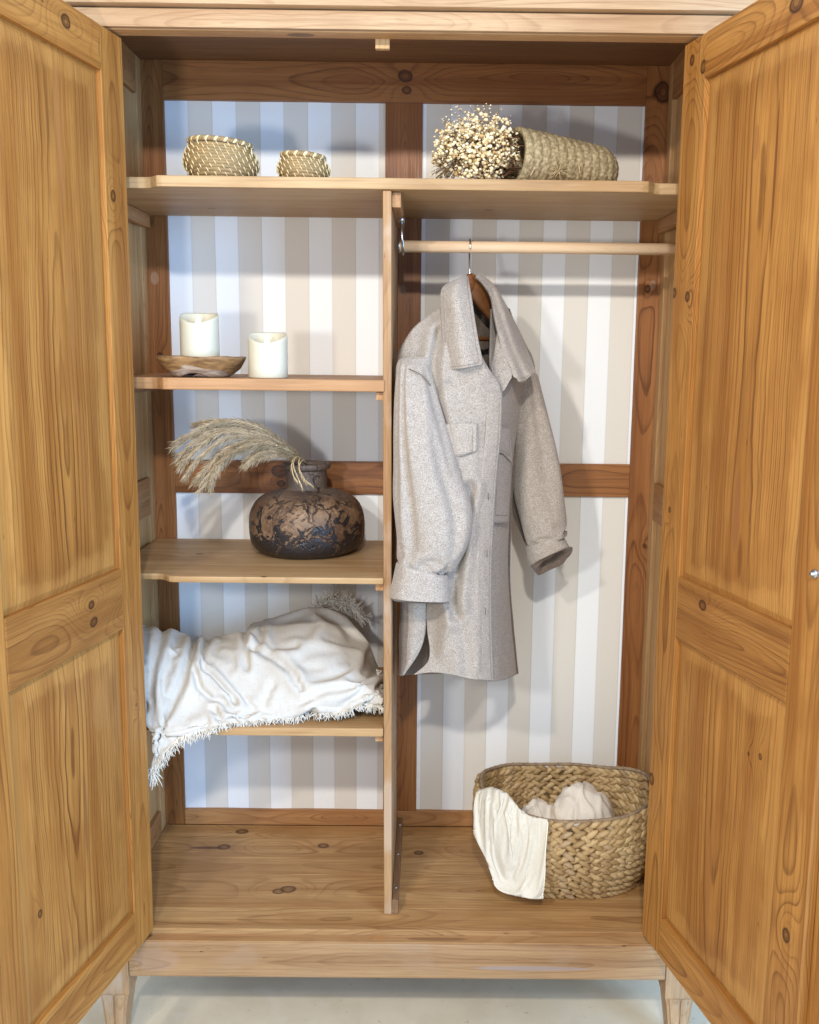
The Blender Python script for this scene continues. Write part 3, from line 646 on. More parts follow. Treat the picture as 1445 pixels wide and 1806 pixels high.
loop = catmull([at(*q) for q in ((936, 310, .100), (948, 288, .108), (964, 264, .132), (985, 249, .170), (1003, 252, .182), (1015, 270, .158), (1021, 290, .140), (1023, 306, .132))], 40)
tube(mb, loop, .0018, 6)
c0_ = np.array(at(985, 300, .115))
for k in range(26):
    P = [c0_]; d = np.array([random.uniform(-1, 1), random.uniform(-.4, .1), random.uniform(-.8, .6)])
    for _ in range(4): P.append(P[-1]+d*.0055+np.array([random.gauss(0, .0016) for _ in range(3)]))
    tube(mb, P, .0008, 4)
mb.build('twine', m_twine, t)
n = NT('cream_blossom'); oi = n.node('ShaderNodeNewGeometry'); q = n.ramp(oi.outputs['Random Per Island'], [(0, srgb(184, 142, 82)), (.25, srgb(226, 198, 146)), (1, srgb(248, 234, 198))])
n.put(q, n.b.inputs['Base Color']); n.b.inputs['Roughness'].default_value = .75
mb = MB(); mc = MB(); C0 = np.array(at(842, 258, .14))
ico = bmesh.new(); bmesh.ops.create_icosphere(ico, subdivisions=1, radius=1.); IV = np.array([v.co[:] for v in ico.verts]); IF = [tuple(v.index for v in f.verts) for f in ico.faces]; ico.free()
ctr = A0-FR[0]*.01
for k in range(2300):
    d = rng.normal(size=3); d /= np.linalg.norm(d)
    rr = rng.random()**.36
    p = C0+d*rr*np.array([.096, .062, .071])*(1+.20*mn.noise(Vector(d*2.1)))+np.array([0, 0, -.004])
    if p[2] < 1.643: p[2] = 1.643+rng.random()*.006
    if p[2] > 1.705 and rng.random() < .5: p[2] -= .02
    if p[0] > A0[0]+.012: p[0] = A0[0]-rng.random()*.05
    rd = rng.choice([.0023, .0032, .0042, .0053], p=[.22, .32, .28, .18])
    mb.add(IV*rd*np.array([1, 1, rng.uniform(.7, 1)])+p+rng.normal(size=(len(IV), 3))*rd*.12, IF)
    if k % 4 == 0:
        q_ = p+(ctr-p)*rng.uniform(.25, .6); tube(mc, [p, (p+q_)/2+rng.normal(size=3)*.002, q_], .00045, 3, cap=False)
for k in range(80):   # loose sprigs
    d = np.array([rng.normal(-.3, .9), rng.normal(0, .5), abs(rng.normal(.8, .5))]); d /= np.linalg.norm(d)
    p = C0+d*rng.uniform(.068, .098)*np.array([1., .8, .98]); 
    if p[2] > 1.806: p[2] = 1.80
    if p[0] > .25: p[2] = min(p[2], 1.775)
    mb.add(IV*rng.choice([.0011, .0016, .002])+p, IF); tube(mc, [p, p*.6+(C0+d*.055)*.4], .0003, 3, cap=False)
for k in range(70):
    p = np.array([rng.uniform(.055, .085), rng.uniform(.08, .15), 1.642+rng.random()**2*.05]); mb.add(IV*rng.choice([.0010, .0015, .002])+p, IF); tube(mc, [p, C0+(p-C0)*.6], .0004, 3, cap=False)
tag(mb.build('blossoms', n.m, t), kind='stuff')
tag(mc.build('stems', plain('brown_stem', (122, 90, 54), .8, var=.3), t), kind='stuff')
mb = MB()
for k in range(60):
    a = rng.uniform(0, 2*math.pi); p = A0-FR[0]*rng.uniform(-.005, .02)+rng.uniform(.03, .055)*(math.cos(a)*FR[1]+math.sin(a)*FR[2]); p[2] = max(p[2], 1.644)
    tube(mb, [p, p-FR[0]*.02+rng.normal(size=3)*.006, p-FR[0]*.035+rng.normal(size=3)*.01], [.0016, .0011, .0004], 4)
tag(mb.build('bracts', plain('brown_bract', (104, 66, 38), .75, var=.4, scale=80.), t), kind='stuff')

# ------------------------------------------------------------------ cloth helpers
def seg_dist(u, v, poly):
    P = np.stack([u, v], -1); best = np.full(u.shape, 1e9)
    for a, b in zip(poly[:-1], poly[1:]):
        a = np.array(a, float); b = np.array(b, float); ab = b-a; t_ = np.clip(((P-a)@ab)/(ab@ab), 0, 1)
        d = np.linalg.norm(P-(a+t_[..., None]*ab), axis=-1); best = np.minimum(best, d)
    return best
def side_dist(u, v, poly):
    P = np.stack([u, v], -1); best = np.full(u.shape, 1e9); sgn = np.zeros(u.shape)
    for a, b in zip(poly[:-1], poly[1:]):
        a = np.array(a, float); b = np.array(b, float); ab = b-a; t_ = np.clip(((P-a)@ab)/(ab@ab), 0, 1)
        q = P-(a+t_[..., None]*ab); d = np.linalg.norm(q, axis=-1); cr = np.sign(ab[0]*q[..., 1]-ab[1]*q[..., 0])
        m_ = d < best; best = np.where(m_, d, best); sgn = np.where(m_, cr, sgn)
    return best, sgn
def gridof(ctrl, nr, nc):
    C = np.array(ctrl, float); A = np.array([catmull(C[i], nc) for i in range(len(C))])
    return np.stack([catmull(A[:, j], nr) for j in range(nc)], 1)
def patch(name, mat, ctrl, parent, nr=60, nc=60, th=.004, creases=(), nz=(.0, 20., 1.), mb=None, fine=0., fn=None):
    G = gridof(ctrl, nr, nc); u, v, y = G[..., 0], G[..., 1], G[..., 2].copy()
    for cr in creases:                      # valley line with a soft ridge beside it
        poly, amp, wd = cr[:3]; asym = cr[3] if len(cr) > 3 else 0
        d, sg = side_dist(u, v, poly)
        ends = 1.
        y = y+amp*np.exp(-(d/wd)**2)-.55*amp*np.exp(-((d-wd*1.7)/(wd*1.1))**2)*(1+asym*sg)
    amp, sc, st = nz
    if amp or fine:
        for i in range(nr):
            for j in range(nc):
                y[i, j] += amp*mn.noise(Vector((u[i, j]/sc*st, v[i, j]/sc, 3.1)))+fine*mn.noise(Vector((u[i, j]/7, v[i, j]/7, 8.)))
    if fn is not None: y = fn(u, v, y)
    P = np.array([[at(u[i, j], v[i, j], y[i, j]) for j in range(nc)] for i in range(nr)])
    du = np.gradient(P, axis=1); dv = np.gradient(P, axis=0); N = np.cross(du, dv); N /= np.linalg.norm(N, axis=-1, keepdims=True)+1e-12
    # outward = towards camera side (sign by average)
    if (N[..., 1].mean()) > 0: N = -N; flip = True
    else: flip = False
    V1 = P.reshape(-1, 3); V2 = (P-N*th).reshape(-1, 3); k = nr*nc
    f = grid_faces(nr, nc, flip=not flip and False)
    f = grid_faces(nr, nc)+grid_faces(nr, nc, base=k, flip=True)
    rim = [(0*nc+j, 0*nc+j+1) for j in range(nc-1)]+[((nr-1)*nc+j+1, (nr-1)*nc+j) for j in range(nc-1)]+[((i+1)*nc, i*nc) for i in range(nr-1)]+[(i*nc+nc-1, (i+1)*nc+nc-1) for i in range(nr-1)]
    f += [(b, a, a+k, b+k) for a, b in rim]
    own = mb is None; mb = mb or MB(); mb.add(np.concatenate([V1, V2]), f)
    if own: return mb.build(name, mat, parent), P
    return None, P
def rings(name, mat, rr, parent, nr=70, na=48, folds=None, mb=None, settle=None):
    """rr: (u, v, y, half width px, half depth m, tilt deg, lean)"""
    C = catmull(rr, nr); V = []
    for i in range(nr):
        u, v, y, hw, dp, tl, ln = C[i]; c = at(u, v, y); sc = (y-CAM[1])/F
        s = np.array([math.cos(R(tl)), 0, -math.sin(R(tl))]); f = np.array([math.sin(R(tl))*0, -math.cos(ln), math.sin(ln)])
        for j in range(na):
            a = 2*math.pi*j/na; k = 1+(folds(a, i/(nr-1)) if folds else 0)
            ca, sa = math.cos(a), math.sin(a); ca = math.copysign(abs(ca)**.85, ca); sa = math.copysign(abs(sa)**.85, sa)
            V.append(c+s*hw*sc*ca*(1+(k-1)*.35)+f*dp*sa*k)
    if settle:
        Q = np.array(V).reshape(nr, na, 3); c = Q.mean(1, keepdims=True); core = c+(Q-c)*.84
        pin = np.zeros((nr, na)); pin[:settle[1]] = 1; pin[-3:] = 1
        Q = drape(Q, pin, [(core, True)], settle[0], frames=22, wrap=True, bend=settle[2], selfc=False)
        Q2 = np.array([catmull(Q[i], na*2, closed=True) for i in range(nr)]); Q = np.stack([catmull(Q2[:, j], nr*2) for j in range(na*2)], 1)
        nr, na = Q.shape[:2]; V = Q.reshape(-1, 3)
    own = mb is None; mb = mb or MB(); mb.add(V, grid_faces(nr, na, True, flip=True))
    if own: return mb.build(name, mat, parent)
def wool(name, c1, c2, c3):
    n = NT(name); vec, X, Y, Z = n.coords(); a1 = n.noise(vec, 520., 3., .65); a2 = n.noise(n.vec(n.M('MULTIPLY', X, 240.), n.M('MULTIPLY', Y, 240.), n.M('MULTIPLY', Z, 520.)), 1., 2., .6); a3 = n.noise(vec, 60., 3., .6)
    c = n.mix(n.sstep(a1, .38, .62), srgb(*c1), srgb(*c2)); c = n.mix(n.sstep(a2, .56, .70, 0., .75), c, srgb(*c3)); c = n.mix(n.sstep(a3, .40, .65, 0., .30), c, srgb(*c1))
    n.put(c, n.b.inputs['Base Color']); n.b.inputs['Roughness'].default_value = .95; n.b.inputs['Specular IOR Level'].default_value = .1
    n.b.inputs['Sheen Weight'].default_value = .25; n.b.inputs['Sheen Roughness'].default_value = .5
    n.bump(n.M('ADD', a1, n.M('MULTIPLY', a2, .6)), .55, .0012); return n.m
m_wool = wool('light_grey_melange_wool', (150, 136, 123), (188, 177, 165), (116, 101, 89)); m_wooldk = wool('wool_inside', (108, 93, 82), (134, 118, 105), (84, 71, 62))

def drape(P, pin, coll, grow, frames=40, wrap=False, bend=.4, tens=12., grav=1., sub=0, steps=6, push=None, extra=(), selfc=True):
    """let a grid of cloth settle over a body with Blender's cloth solver and return the settled grid"""
    nr, nc = P.shape[:2]; tmp = []
    for k, (Q, closed) in enumerate(coll):
        me = bpy.data.meshes.new('settle_body'); me.from_pydata(Q.reshape(-1, 3).tolist(), [], grid_faces(Q.shape[0], Q.shape[1], closed)); o = bpy.data.objects.new('settle_body', me); COL.objects.link(o)
        cm = o.modifiers.new('c', 'COLLISION'); o.collision.use_culling = False; o.collision.thickness_outer = .002; o.collision.thickness_inner = .02; o.collision.cloth_friction = 12; tmp.append(o)
    me = bpy.data.meshes.new('settle_cloth'); me.from_pydata(P.reshape(-1, 3).tolist(), [], grid_faces(nr, nc, wrap)); o = bpy.data.objects.new('settle_cloth', me); COL.objects.link(o); tmp.append(o)
    vg = o.vertex_groups.new(name='pin')
    for i in range(nr):
        for j in range(nc):
            if pin[i, j] > 0: vg.add([i*nc+j], float(pin[i, j]), 'REPLACE')
    md = o.modifiers.new('cloth', 'CLOTH'); c = md.settings
    c.quality = steps; c.mass = .15; c.tension_stiffness = tens; c.compression_stiffness = tens; c.shear_stiffness = 4; c.bending_stiffness = bend; c.air_damping = 2.
    c.tension_damping = 8; c.compression_damping = 8; c.shear_damping = 8; c.bending_damping = .5
    c.vertex_group_mass = 'pin'; c.pin_stiffness = 1.; c.shrink_min = -grow; c.shrink_max = -grow; c.effector_weights.gravity = grav
    md.collision_settings.distance_min = .0025; md.collision_settings.use_self_collision = selfc; md.collision_settings.self_distance_min = .002; md.collision_settings.collision_quality = 3
    md.point_cache.frame_start = 1; md.point_cache.frame_end = frames
    for f in range(1, frames+1): S.frame_set(f)
    dg = bpy.context.evaluated_depsgraph_get(); ev = o.evaluated_get(dg); V = np.empty(nr*nc*3); ev.data.vertices.foreach_get('co', V); V = V.reshape(nr, nc, 3)
    for q in tmp:
        d = q.data; bpy.data.objects.remove(q); bpy.data.meshes.remove(d)
    S.frame_set(1)
    return V if np.isfinite(V).all() else P
def sheet(name, mat, P, parent, th, up=2):
    """thick sheet from a grid, refined by interpolation"""
    if up > 1:
        nr, nc = P.shape[:2]; A = np.array([catmull(P[i], (nc-1)*up+1) for i in range(nr)]); P = np.stack([catmull(A[:, j], (nr-1)*up+1) for j in range(A.shape[1])], 1)
    nr, nc = P.shape[:2]; du = np.gradient(P, axis=1); dv = np.gradient(P, axis=0); N = np.cross(du, dv); N /= np.linalg.norm(N, axis=-1, keepdims=True)+1e-12
    if N[..., 1].mean() > 0: N = -N
    k = nr*nc; f = grid_faces(nr, nc)+grid_faces(nr, nc, base=k, flip=True)
    rim = [(j, j+1) for j in range(nc-1)]+[((nr-1)*nc+j+1, (nr-1)*nc+j) for j in range(nc-1)]+[((i+1)*nc, i*nc) for i in range(nr-1)]+[(i*nc+nc-1, (i+1)*nc+nc-1) for i in range(nr-1)]
    f += [(b, a, a+k, b+k) for a, b in rim]
    mb = MB(); mb.add(np.concatenate([P.reshape(-1, 3), (P-N*th).reshape(-1, 3)]), f); mb.build(name, mat, parent); return P
def world_grid(ctrl, nr, nc):
    G = gridof(ctrl, nr, nc); return np.array([[at(*G[i, j]) for j in range(nc)] for i in range(nr)])

# ------------------------------------------------------------------ coat
coat = empty('shirt_jacket', tuple(at(829, 560, .2))); tag(coat, 'light grey melange wool shirt jacket with rolled cuffs on a wooden hanger', 'jacket')
fl = [[(773, 543, .13), (790, 548, .12), (815, 560, .11), (840, 600, .10), (852, 640, .085)],
      [(724, 585, .125), (765, 610, .085), (800, 620, .068), (840, 630, .062), (870, 660, .078)],
      [(701, 646, .12), (745, 680, .075), (790, 690, .052), (840, 690, .055), (885, 692, .080)],
      [(715, 740, .12), (755, 760, .07), (798, 765, .050), (840, 765, .055), (883, 765, .083)],
      [(735, 830, .12), (770, 840, .065), (805, 840, .05), (840, 840, .055), (876, 840, .088)],
      [(745, 930, .12), (774, 930, .07), (805, 930, .055), (838, 930, .060), (870, 930, .092)],
      [(750, 1020, .115), (775, 1020, .075), (805, 1020, .058), (838, 1020, .062), (867, 1020, .094)],
      [(752, 1085, .11), (775, 1085, .075), (802, 1085, .057), (836, 1085, .062), (867, 1090, .094)],
      [(754, 1115, .10), (776, 1120, .074), (802, 1120, .056), (836, 1125, .062), (868, 1125, .094)],
      [(758, 1145, .088), (778, 1150, .072), (803, 1155, .056), (836, 1160, .062), (869, 1162, .094)],
      [(754, 1168, .082), (772, 1172, .070), (800, 1176, .056), (836, 1184, .062), (870, 1186, .094)],
      [(730, 1190, .084), (762, 1186, .072), (798, 1190, .058), (836, 1198, .062), (871, 1200, .094)]]
cre = [([(776, 585), (765, 640), (770, 700), (790, 790)], .016, 9), ([(830, 860), (812, 960), (800, 1060), (802, 1085)], .016, 10), ([(845, 655), (800, 675), (776, 690)], .007, 8),
       ([(792, 1080), (780, 1150)], -.006, 10), ([(850, 1010), (845, 1180)], -.004, 9), ([(815, 1090), (822, 1190)], .006, 10)]
o, PF = patch('front_panel', m_wool, fl, coat, 130, 60, .0045, cre, (.004, 40., 1.6), fine=.0006)
# button placket: proud strip along the front edge
pl = []
for r_ in fl[2:]:
    a = np.array(r_[4]); b = np.array(r_[3]); d = (a-b)/np.linalg.norm((a-b)[:2]); e = a-d*26
    pl.append([tuple(e+np.array([0, 0, -.0052])), tuple((a+e)/2+np.array([0, 0, -.0066])), tuple(a+np.array([1.2, 0, -.0050]))])
patch('placket', m_wool, pl, coat, 110, 12, .0035, (), (.0015, 50., 1.))
for v_ in (875, 976, 1078):
    mb = MB(); u_ = np.interp(v_, [690, 1200], [867, 853]); tube(mb, [at(u_, v_-6, .065), at(u_, v_+6, .066)], .0011, 6); mb.build('buttonhole', m_wooldk, coat)
rf = [[(868, 545, .22), (882, 535, .27), (893, 538, .33)], [(866, 600, .17), (893, 595, .22), (920, 592, .32)], [(866, 645, .125), (905, 650, .19), (944, 650, .30)],
      [(878, 695, .100), (898, 705, .15), (925, 705, .26)], [(873, 790, .105), (890, 790, .15), (908, 790, .23)], [(866, 900, .108), (884, 900, .15), (900, 900, .22)],
      [(862, 1000, .112), (881, 1000, .15), (897, 1000, .22)], [(862, 1100, .112), (884, 1100, .155), (903, 1100, .23)], [(864, 1160, .112), (888, 1160, .155), (909, 1158, .235)], [(864, 1202, .112), (890, 1199, .155), (912, 1189, .235)]]
patch('front_panel', m_wool, rf, coat, 100, 30, .0045, [([(886, 1060), (890, 1190)], .005, 6)], (.004, 30., 1.4), fine=.0005)
bp = [[(775, 549, .14), (782, 550, .17), (808, 515, .22), (835, 520, .29), (870, 525, .32), (893, 538, .335), (900, 560, .335)],
      [(720, 600, .135), (722, 600, .16), (770, 590, .26), (830, 590, .30), (875, 590, .33), (905, 600, .34), (922, 600, .325)],
      [(712, 660, .13), (705, 660, .16), (750, 660, .27), (810, 660, .31), (870, 660, .335), (915, 660, .34), (940, 660, .30)],
      [(740, 800, .13), (712, 800, .15), (745, 800, .26), (800, 800, .31), (860, 800, .33), (895, 800, .31), (907, 800, .24)],
      [(750, 1000, .118), (712, 1000, .135), (735, 1000, .25), (800, 1000, .30), (850, 1000, .31), (890, 1000, .29), (897, 1000, .225)],
      [(752, 1100, .112), (709, 1100, .13), (730, 1100, .25), (800, 1100, .29), (850, 1100, .31), (890, 1100, .29), (903, 1100, .235)],
      [(748, 1128, .112), (708, 1130, .13), (728, 1130, .24), (800, 1130, .29), (850, 1130, .31), (890, 1130, .29), (906, 1130, .238)],
      [(736, 1155, .112), (708, 1160, .13), (726, 1160, .24), (800, 1160, .29), (850, 1160, .31), (890, 1160, .29), (909, 1160, .24)],
      [(714, 1189, .115), (707, 1192, .13), (725, 1190, .24), (800, 1188, .28), (850, 1190, .30), (890, 1190, .29), (912, 1189, .24)]]
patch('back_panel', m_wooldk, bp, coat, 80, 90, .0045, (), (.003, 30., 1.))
# outer skin of the near side seam, facing out and lit
ns_ = [[(751, 1000, .1100), (730, 1000, .105), (707, 1000, .135)], [(752, 1090, .1075), (730, 1095, .103), (706, 1100, .13)], [(748, 1128, .107), (727, 1130, .103), (706, 1135, .13)], [(736, 1157, .107), (722, 1162, .105), (706, 1165, .13)], [(713, 1190, .110), (710, 1191, .112), (706, 1192, .13)]]
patch('back_panel', m_wool, ns_, coat, 40, 16, .003, (), (.003, 30., 1.))
# collar
cl_ = [[(812, 492, .175), (819, 484, .165), (826, 488, .172)], [(793, 498, .125), (810, 494, .100), (828, 500, .115)], [(778, 513, .100), (803, 520, .066), (832, 522, .085)], [(778, 560, .090), (808, 562, .050), (838, 562, .068)],
       [(781, 610, .080), (812, 608, .040), (845, 604, .056)], [(785, 636, .074), (816, 634, .034), (850, 628, .048)], [(786, 653, .070), (818, 649, .030), (851, 643, .045)]]
patch('collar', m_wool, cl_, coat, 60, 34, .007, (), (.002, 30., 1.), fine=.0004)
cr2 = [[(842, 486, .215), (846, 482, .235), (851, 487, .26)], [(856, 501, .220), (865, 496, .245), (874, 506, .30)], [(868, 521, .210), (879, 515, .235), (889, 530, .29)], [(873, 548, .18), (890, 545, .20), (903, 557, .27)],
       [(878, 582, .15), (900, 585, .165), (923, 597, .235)], [(887, 625, .13), (909, 626, .135), (936, 630, .185)], [(898, 650, .115), (918, 656, .118), (944, 651, .155)], [(906, 664, .108), (922, 671, .108), (945, 657, .15)]]
patch('collar', m_wool, cr2, coat, 70, 30, .007, [([(868, 515), (885, 560), (905, 620), (925, 665)], .006, 6)], (.002, 30., 1.), fine=.0004)
lp = [[(879, 570, .165), (882, 575, .16), (885, 580, .155)], [(872, 620, .140), (882, 622, .134), (890, 625, .128)], [(866, 648, .118), (884, 650, .112), (902, 652, .110)], [(878, 680, .098), (889, 677, .098), (903, 664, .104)], [(885, 692, .090), (890, 687, .092), (899, 672, .10)]]
patch('lapel', m_wool, lp, coat, 40, 16, .004, (), (.001, 30., 1.))
m_thread = plain('grey_thread', (150, 138, 127), .9)
def stitch(ctrl, nr, nc, inset, sides='lbr', dy=-.0012):
    G = gridof(ctrl, nr, nc); path = []
    if 'l' in sides: path += [G[i, inset] for i in range(inset, nr-inset)]
    if 'b' in sides: path += [G[nr-1-inset, j] for j in range(inset, nc-inset)]
    if 'r' in sides: path += [G[i, nc-1-inset] for i in range(nr-1-inset, inset, -1)]
    mb = MB(); tube(mb, [at(q[0], q[1], q[2]+dy) for q in path], .0005, 4); mb.build('stitching', m_thread, coat)
stitch(cl_, 60, 34, 3, 'lbr', -.0016); stitch(cr2, 70, 30, 3, 'br', -.0016); stitch(pl, 110, 12, 2, 'r', -.0010)
# pockets
def pocket(ctrl, name):
    ctrl = [[(u, v, y-.0035) for u, v, y in r_] for r_ in ctrl]
    stitch(ctrl, 30, 26, 3, 'lbr', -.0014)
    patch(name, m_wool, ctrl, coat, 30, 26, .0035, (), (.0012, 30., 1.), fine=.0004)
pocket([[(779, 748, .0575), (810, 747, .0445), (841, 746, .0488)], [(782, 770, .0568), (811, 772, .0435), (841, 771, .0480)], [(786, 794, .0558), (812, 796, .0425), (840, 793, .0470)], [(796, 803, .0500), (813, 804, .0425), (836, 797, .0470)]], 'pocket_flap')
pocket([[(876, 752, .092), (888, 754, .115), (900, 757, .155)], [(875, 775, .090), (888, 778, .112), (903, 782, .155)], [(874, 802, .090), (886, 799, .112), (904, 815, .155)]], 'pocket_flap')
pocket([[(874, 800, .100), (888, 800, .128), (902, 806, .17)], [(873, 860, .101), (886, 860, .130), (900, 864, .17)], [(871, 922, .102), (885, 922, .132), (897, 921, .17)]], 'pocket')
# sleeves
def fL(a, f):
    q = .17*math.exp(-((a-4.1)/.20)**2)*(.3+.7*f)+.22*math.exp(-((a-5.15+.35*f)/.22)**2)*f+.13*math.exp(-((a-3.6)/.2)**2)*f*f
    a2 = (math.sin(a*3+f*5)*.02+mn.noise(Vector((math.cos(a)*2, math.sin(a)*2, f*6)))*.10)*(.3+f)
    return -q+a2
# in rings(), angle 3*pi/2 is away; front faces are at pi/2: remap
def foldL(a, f):
    d1 = a-(math.pi*.5+.55); d2 = a-(math.pi*.5-.42-.25*f); d3 = a-(math.pi*.5+1.05); d4 = a-(math.pi*.5+.1)
    q = .26*math.exp(-(d1/.15)**2)*min(1, f*2.2)*(1-.4*(f > .93))+.34*math.exp(-(d2/.17)**2)*max(0, f-.35)*1.5+.10*math.exp(-(d3/.15)**2)+.12*math.exp(-(d4/.12)**2)*max(0, f-.75)*4
    return -q+mn.noise(Vector((math.cos(a)*1.6, math.sin(a)*1.6, f*5)))*.14*(.4+f)
sl = [(738, 630, .10, 25, .028, 0, 0), (731, 650, .090, 31, .045, 14, 0), (732, 700, .068, 36, .058, 6, 0), (739, 760, .056, 45, .060, 0, 0), (749, 820, .050, 54, .060, 0, 0), (761, 875, .046, 66, .060, 0, 0), (763, 925, .044, 65, .058, 0, 0), (755, 965, .042, 55, .050, 3, 0), (746, 998, .040, 44, .044, 6, 0), (744, 1020, .040, 42, .042, 8, 0)]
rings('sleeve', m_wool, sl, coat, 64, 52, foldL, settle=(.055, 7, 6.))
def foldC(a, f): return mn.noise(Vector((math.cos(a)*1.3, math.sin(a)*1.3, f*2)))*.10
cu = [(745, 1012, .040, 38, .036, 14, .1), (745, 1004, .040, 43, .041, 14, .1), (745, 1003, .040, 47, .046, 14, .1), (745, 1010, .039, 49.5, .050, 13, .1), (743, 1030, .038, 52, .052, 8, .1), (740, 1047, .037, 54.5, .054, 4, .12), (740, 1055, .037, 55, .054, 3, .14), (741, 1057, .037, 52, .051, 3, .16)]
rings('cuff', m_wool, cu, coat, 50, 72, foldC)
cu2 = [(741, 1056, .037, 52.5, .0515, 3, .16), (742, 1061, .040, 48, .046, 2, .25), (742, 1062, .042, 43, .040, 2, .3), (743, 1050, .043, 38, .034, 2, .2), (744, 1020, .043, 32, .028, 2, .0)]
def foldI(a, f): return .16*math.sin(a*5+1)*f+mn.noise(Vector((math.cos(a)*2, math.sin(a)*2, f*2)))*.25
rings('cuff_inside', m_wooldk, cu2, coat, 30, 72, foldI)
def foldR(a, f):
    d1 = a-(math.pi*.5+.5-.5*f); d2 = a-(math.pi*.5-.2)
    return -.22*math.exp(-(d1/.16)**2)*max(0, f-.45)*2-.10*math.exp(-(d2/.2)**2)*f+mn.noise(Vector((math.cos(a)*1.5+5, math.sin(a)*1.5, f*4)))*.13*(.4+f)
sr = [(922, 640, .315, 18, .03, 20, 0), (924, 665, .30, 26, .045, 8, 0), (931, 726, .285, 33, .050, 0, 0), (943, 795, .275, 38, .052, -4, 0), (948, 850, .270, 43, .050, -6, 0), (957, 900, .265, 40, .046, -10, 0), (962, 935, .262, 36, .042, -18, 0), (964, 955, .260, 33, .038, -22, .1)]
rings('sleeve', m_wool, sr, coat, 56, 46, foldR, settle=(.055, 6, 6.))
# under-sleeve seen between body and cuff
cu = [(962, 957, .262, 27, .032, -24, .1), (959, 950, .262, 32, .037, -24, .1), (959, 953, .262, 34.5, .042, -24, .15), (962, 962, .260, 36.5, .045, -24, .2), (966, 975, .258, 38.5, .047, -25, .3), (968, 981, .258, 38.5, .047, -26, .35), (969, 984, .258, 36.5, .045, -26, .4)]
rings('cuff', m_wool, cu, coat, 46, 64, foldC)
cu2 = [(969, 983, .258, 36.8, .0455, -26, .4), (975, 988, .256, 37, .040, -28, .7), (977, 991, .256, 33, .033, -28, .8), (974, 985, .262, 24, .022, -28, .8), (968, 970, .27, 18, .016, -25, .5)]
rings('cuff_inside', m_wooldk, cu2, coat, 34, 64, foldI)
us = [[(903, 865, .29), (915, 890, .28), (930, 905, .28)], [(905, 905, .30), (920, 925, .29), (934, 940, .28)], [(912, 925, .30), (922, 950, .29), (930, 965, .28)]]
patch('sleeve_underside', m_wooldk, us, coat, 16, 12, .004)
# seams (raised edge stitching): shoulder seam and collar edge
mb = MB()
for P in ([(703, 648, .083), (718, 650, .050), (732, 655, .034), (748, 665, .032), (760, 680, .045)],):
    tube(mb, catmull([at(*p) for p in P], 30), .0012, 5)
mb.build('armhole_seam', m_wooldk, coat)

# hanger
hg = empty('coat_hanger', tuple(at(829, 425, .25))); tag(hg, 'brown wooden coat hanger with steel hook inside the grey jacket', 'hanger')
m_hw = wood('hanger_wood', 'xzy', base=(150, 96, 54), dark=(98, 56, 28), warm=(136, 84, 44), ring=.006, lines=.5, spots=.1)
mb = MB()
HK = [at(842, 447, .25), at(843, 438, .25), at(838, 428, .25)]
hc = np.array([at(829, 435, .25)[0], .25, 1.526])
P = [hc+np.array([0, -.0165, -.006]), hc+np.array([0, -.016, .004]), hc+np.array([0, -.010, .0135]), hc+np.array([0, 0, .0165]), hc+np.array([0, .011, .013]), hc+np.array([0, .017, .002]), hc+np.array([0, .016, -.012]), hc+np.array([0, .006, -.030]), hc+np.array([0, -.002, -.045]), at(829, 482, .245), at(829, 492, .243)]
tube(mb, catmull(P, 50), .0019, 8); mb.build('hook', m_steel, hg)
Ctop = [(822, 487, .235), (829, 484, .243), (838, 488, .252), (850, 505, .262), (864, 530, .275), (878, 552, .287), (900, 590, .30)]
mb = MB()
def arm(pts, hh, th):
    C = catmull([at(*p) for p in pts], 40); V = []
    H = catmull([(h, 0) for h in hh], 40)[:, 0]
    for i in range(40):
        tg = C[min(i+1, 39)]-C[max(i-1, 0)]; A = frame(tg)
        for j in range(12):
            a = 2*math.pi*j/12; ca, sa = math.cos(a), math.sin(a); ca = math.copysign(abs(ca)**.5, ca); sa = math.copysign(abs(sa)**.5, sa)
            V.append(C[i]+A[1]*ca*th+A[2]*sa*H[i])
    mb.add(V, grid_faces(40, 12, True)+[tuple(range(12))[::-1], tuple(39*12+j for j in range(12))])
arm([(824, 494, .236), (840, 512, .250), (856, 537, .265), (872, 560, .28), (890, 586, .293), (908, 615, .305)], (.021, .023, .019, .015, .012, .008), .0095)
arm([(832, 494, .240), (815, 512, .218), (800, 535, .195), (780, 560, .172), (760, 585, .152), (742, 612, .140)], (.017, .019, .016, .013, .010, .008), .0085)
mb.build('shoulder_bar', m_hw, hg)
mb = MB(); tube(mb, [at(770, 597, .170), at(893, 598, .292)], .0055, 10); mb.build('trouser_bar', m_hw, hg)

# ------------------------------------------------------------------ fringed cushion
pil = empty('cushion', tuple(at(450, 1250, .2))); tag(pil, 'crumpled off-white linen cushion with fringed edges hanging over the lowest shelf', 'cushion')
n = NT('washed_linen'); vec, X, Y, Z = n.coords(); a1 = n.noise(n.vec(n.M('MULTIPLY', X, 60.), n.M('MULTIPLY', Y, 700.), n.M('MULTIPLY', Z, 700.)), 1., 2., .6); a2 = n.noise(n.vec(n.M('MULTIPLY', X, 700.), n.M('MULTIPLY', Y, 60.), n.M('MULTIPLY', Z, 60.)), 1., 2., .6); a3 = n.noise(vec, 500., 2., .5); a4 = n.noise(vec, 14., 3., .5, dist=.4)
c = n.mix(n.sstep(n.M('MAXIMUM', a1, a2), .55, .72, 0., .35), srgb(200, 193, 182), srgb(160, 148, 132)); c = n.mix(n.sstep(a3, .72, .77, 0., .5), c, srgb(150, 130, 108))
n.put(c, n.b.inputs['Base Color']); n.b.inputs['Roughness'].default_value = .9; n.b.inputs['Specular IOR Level'].default_value = .15
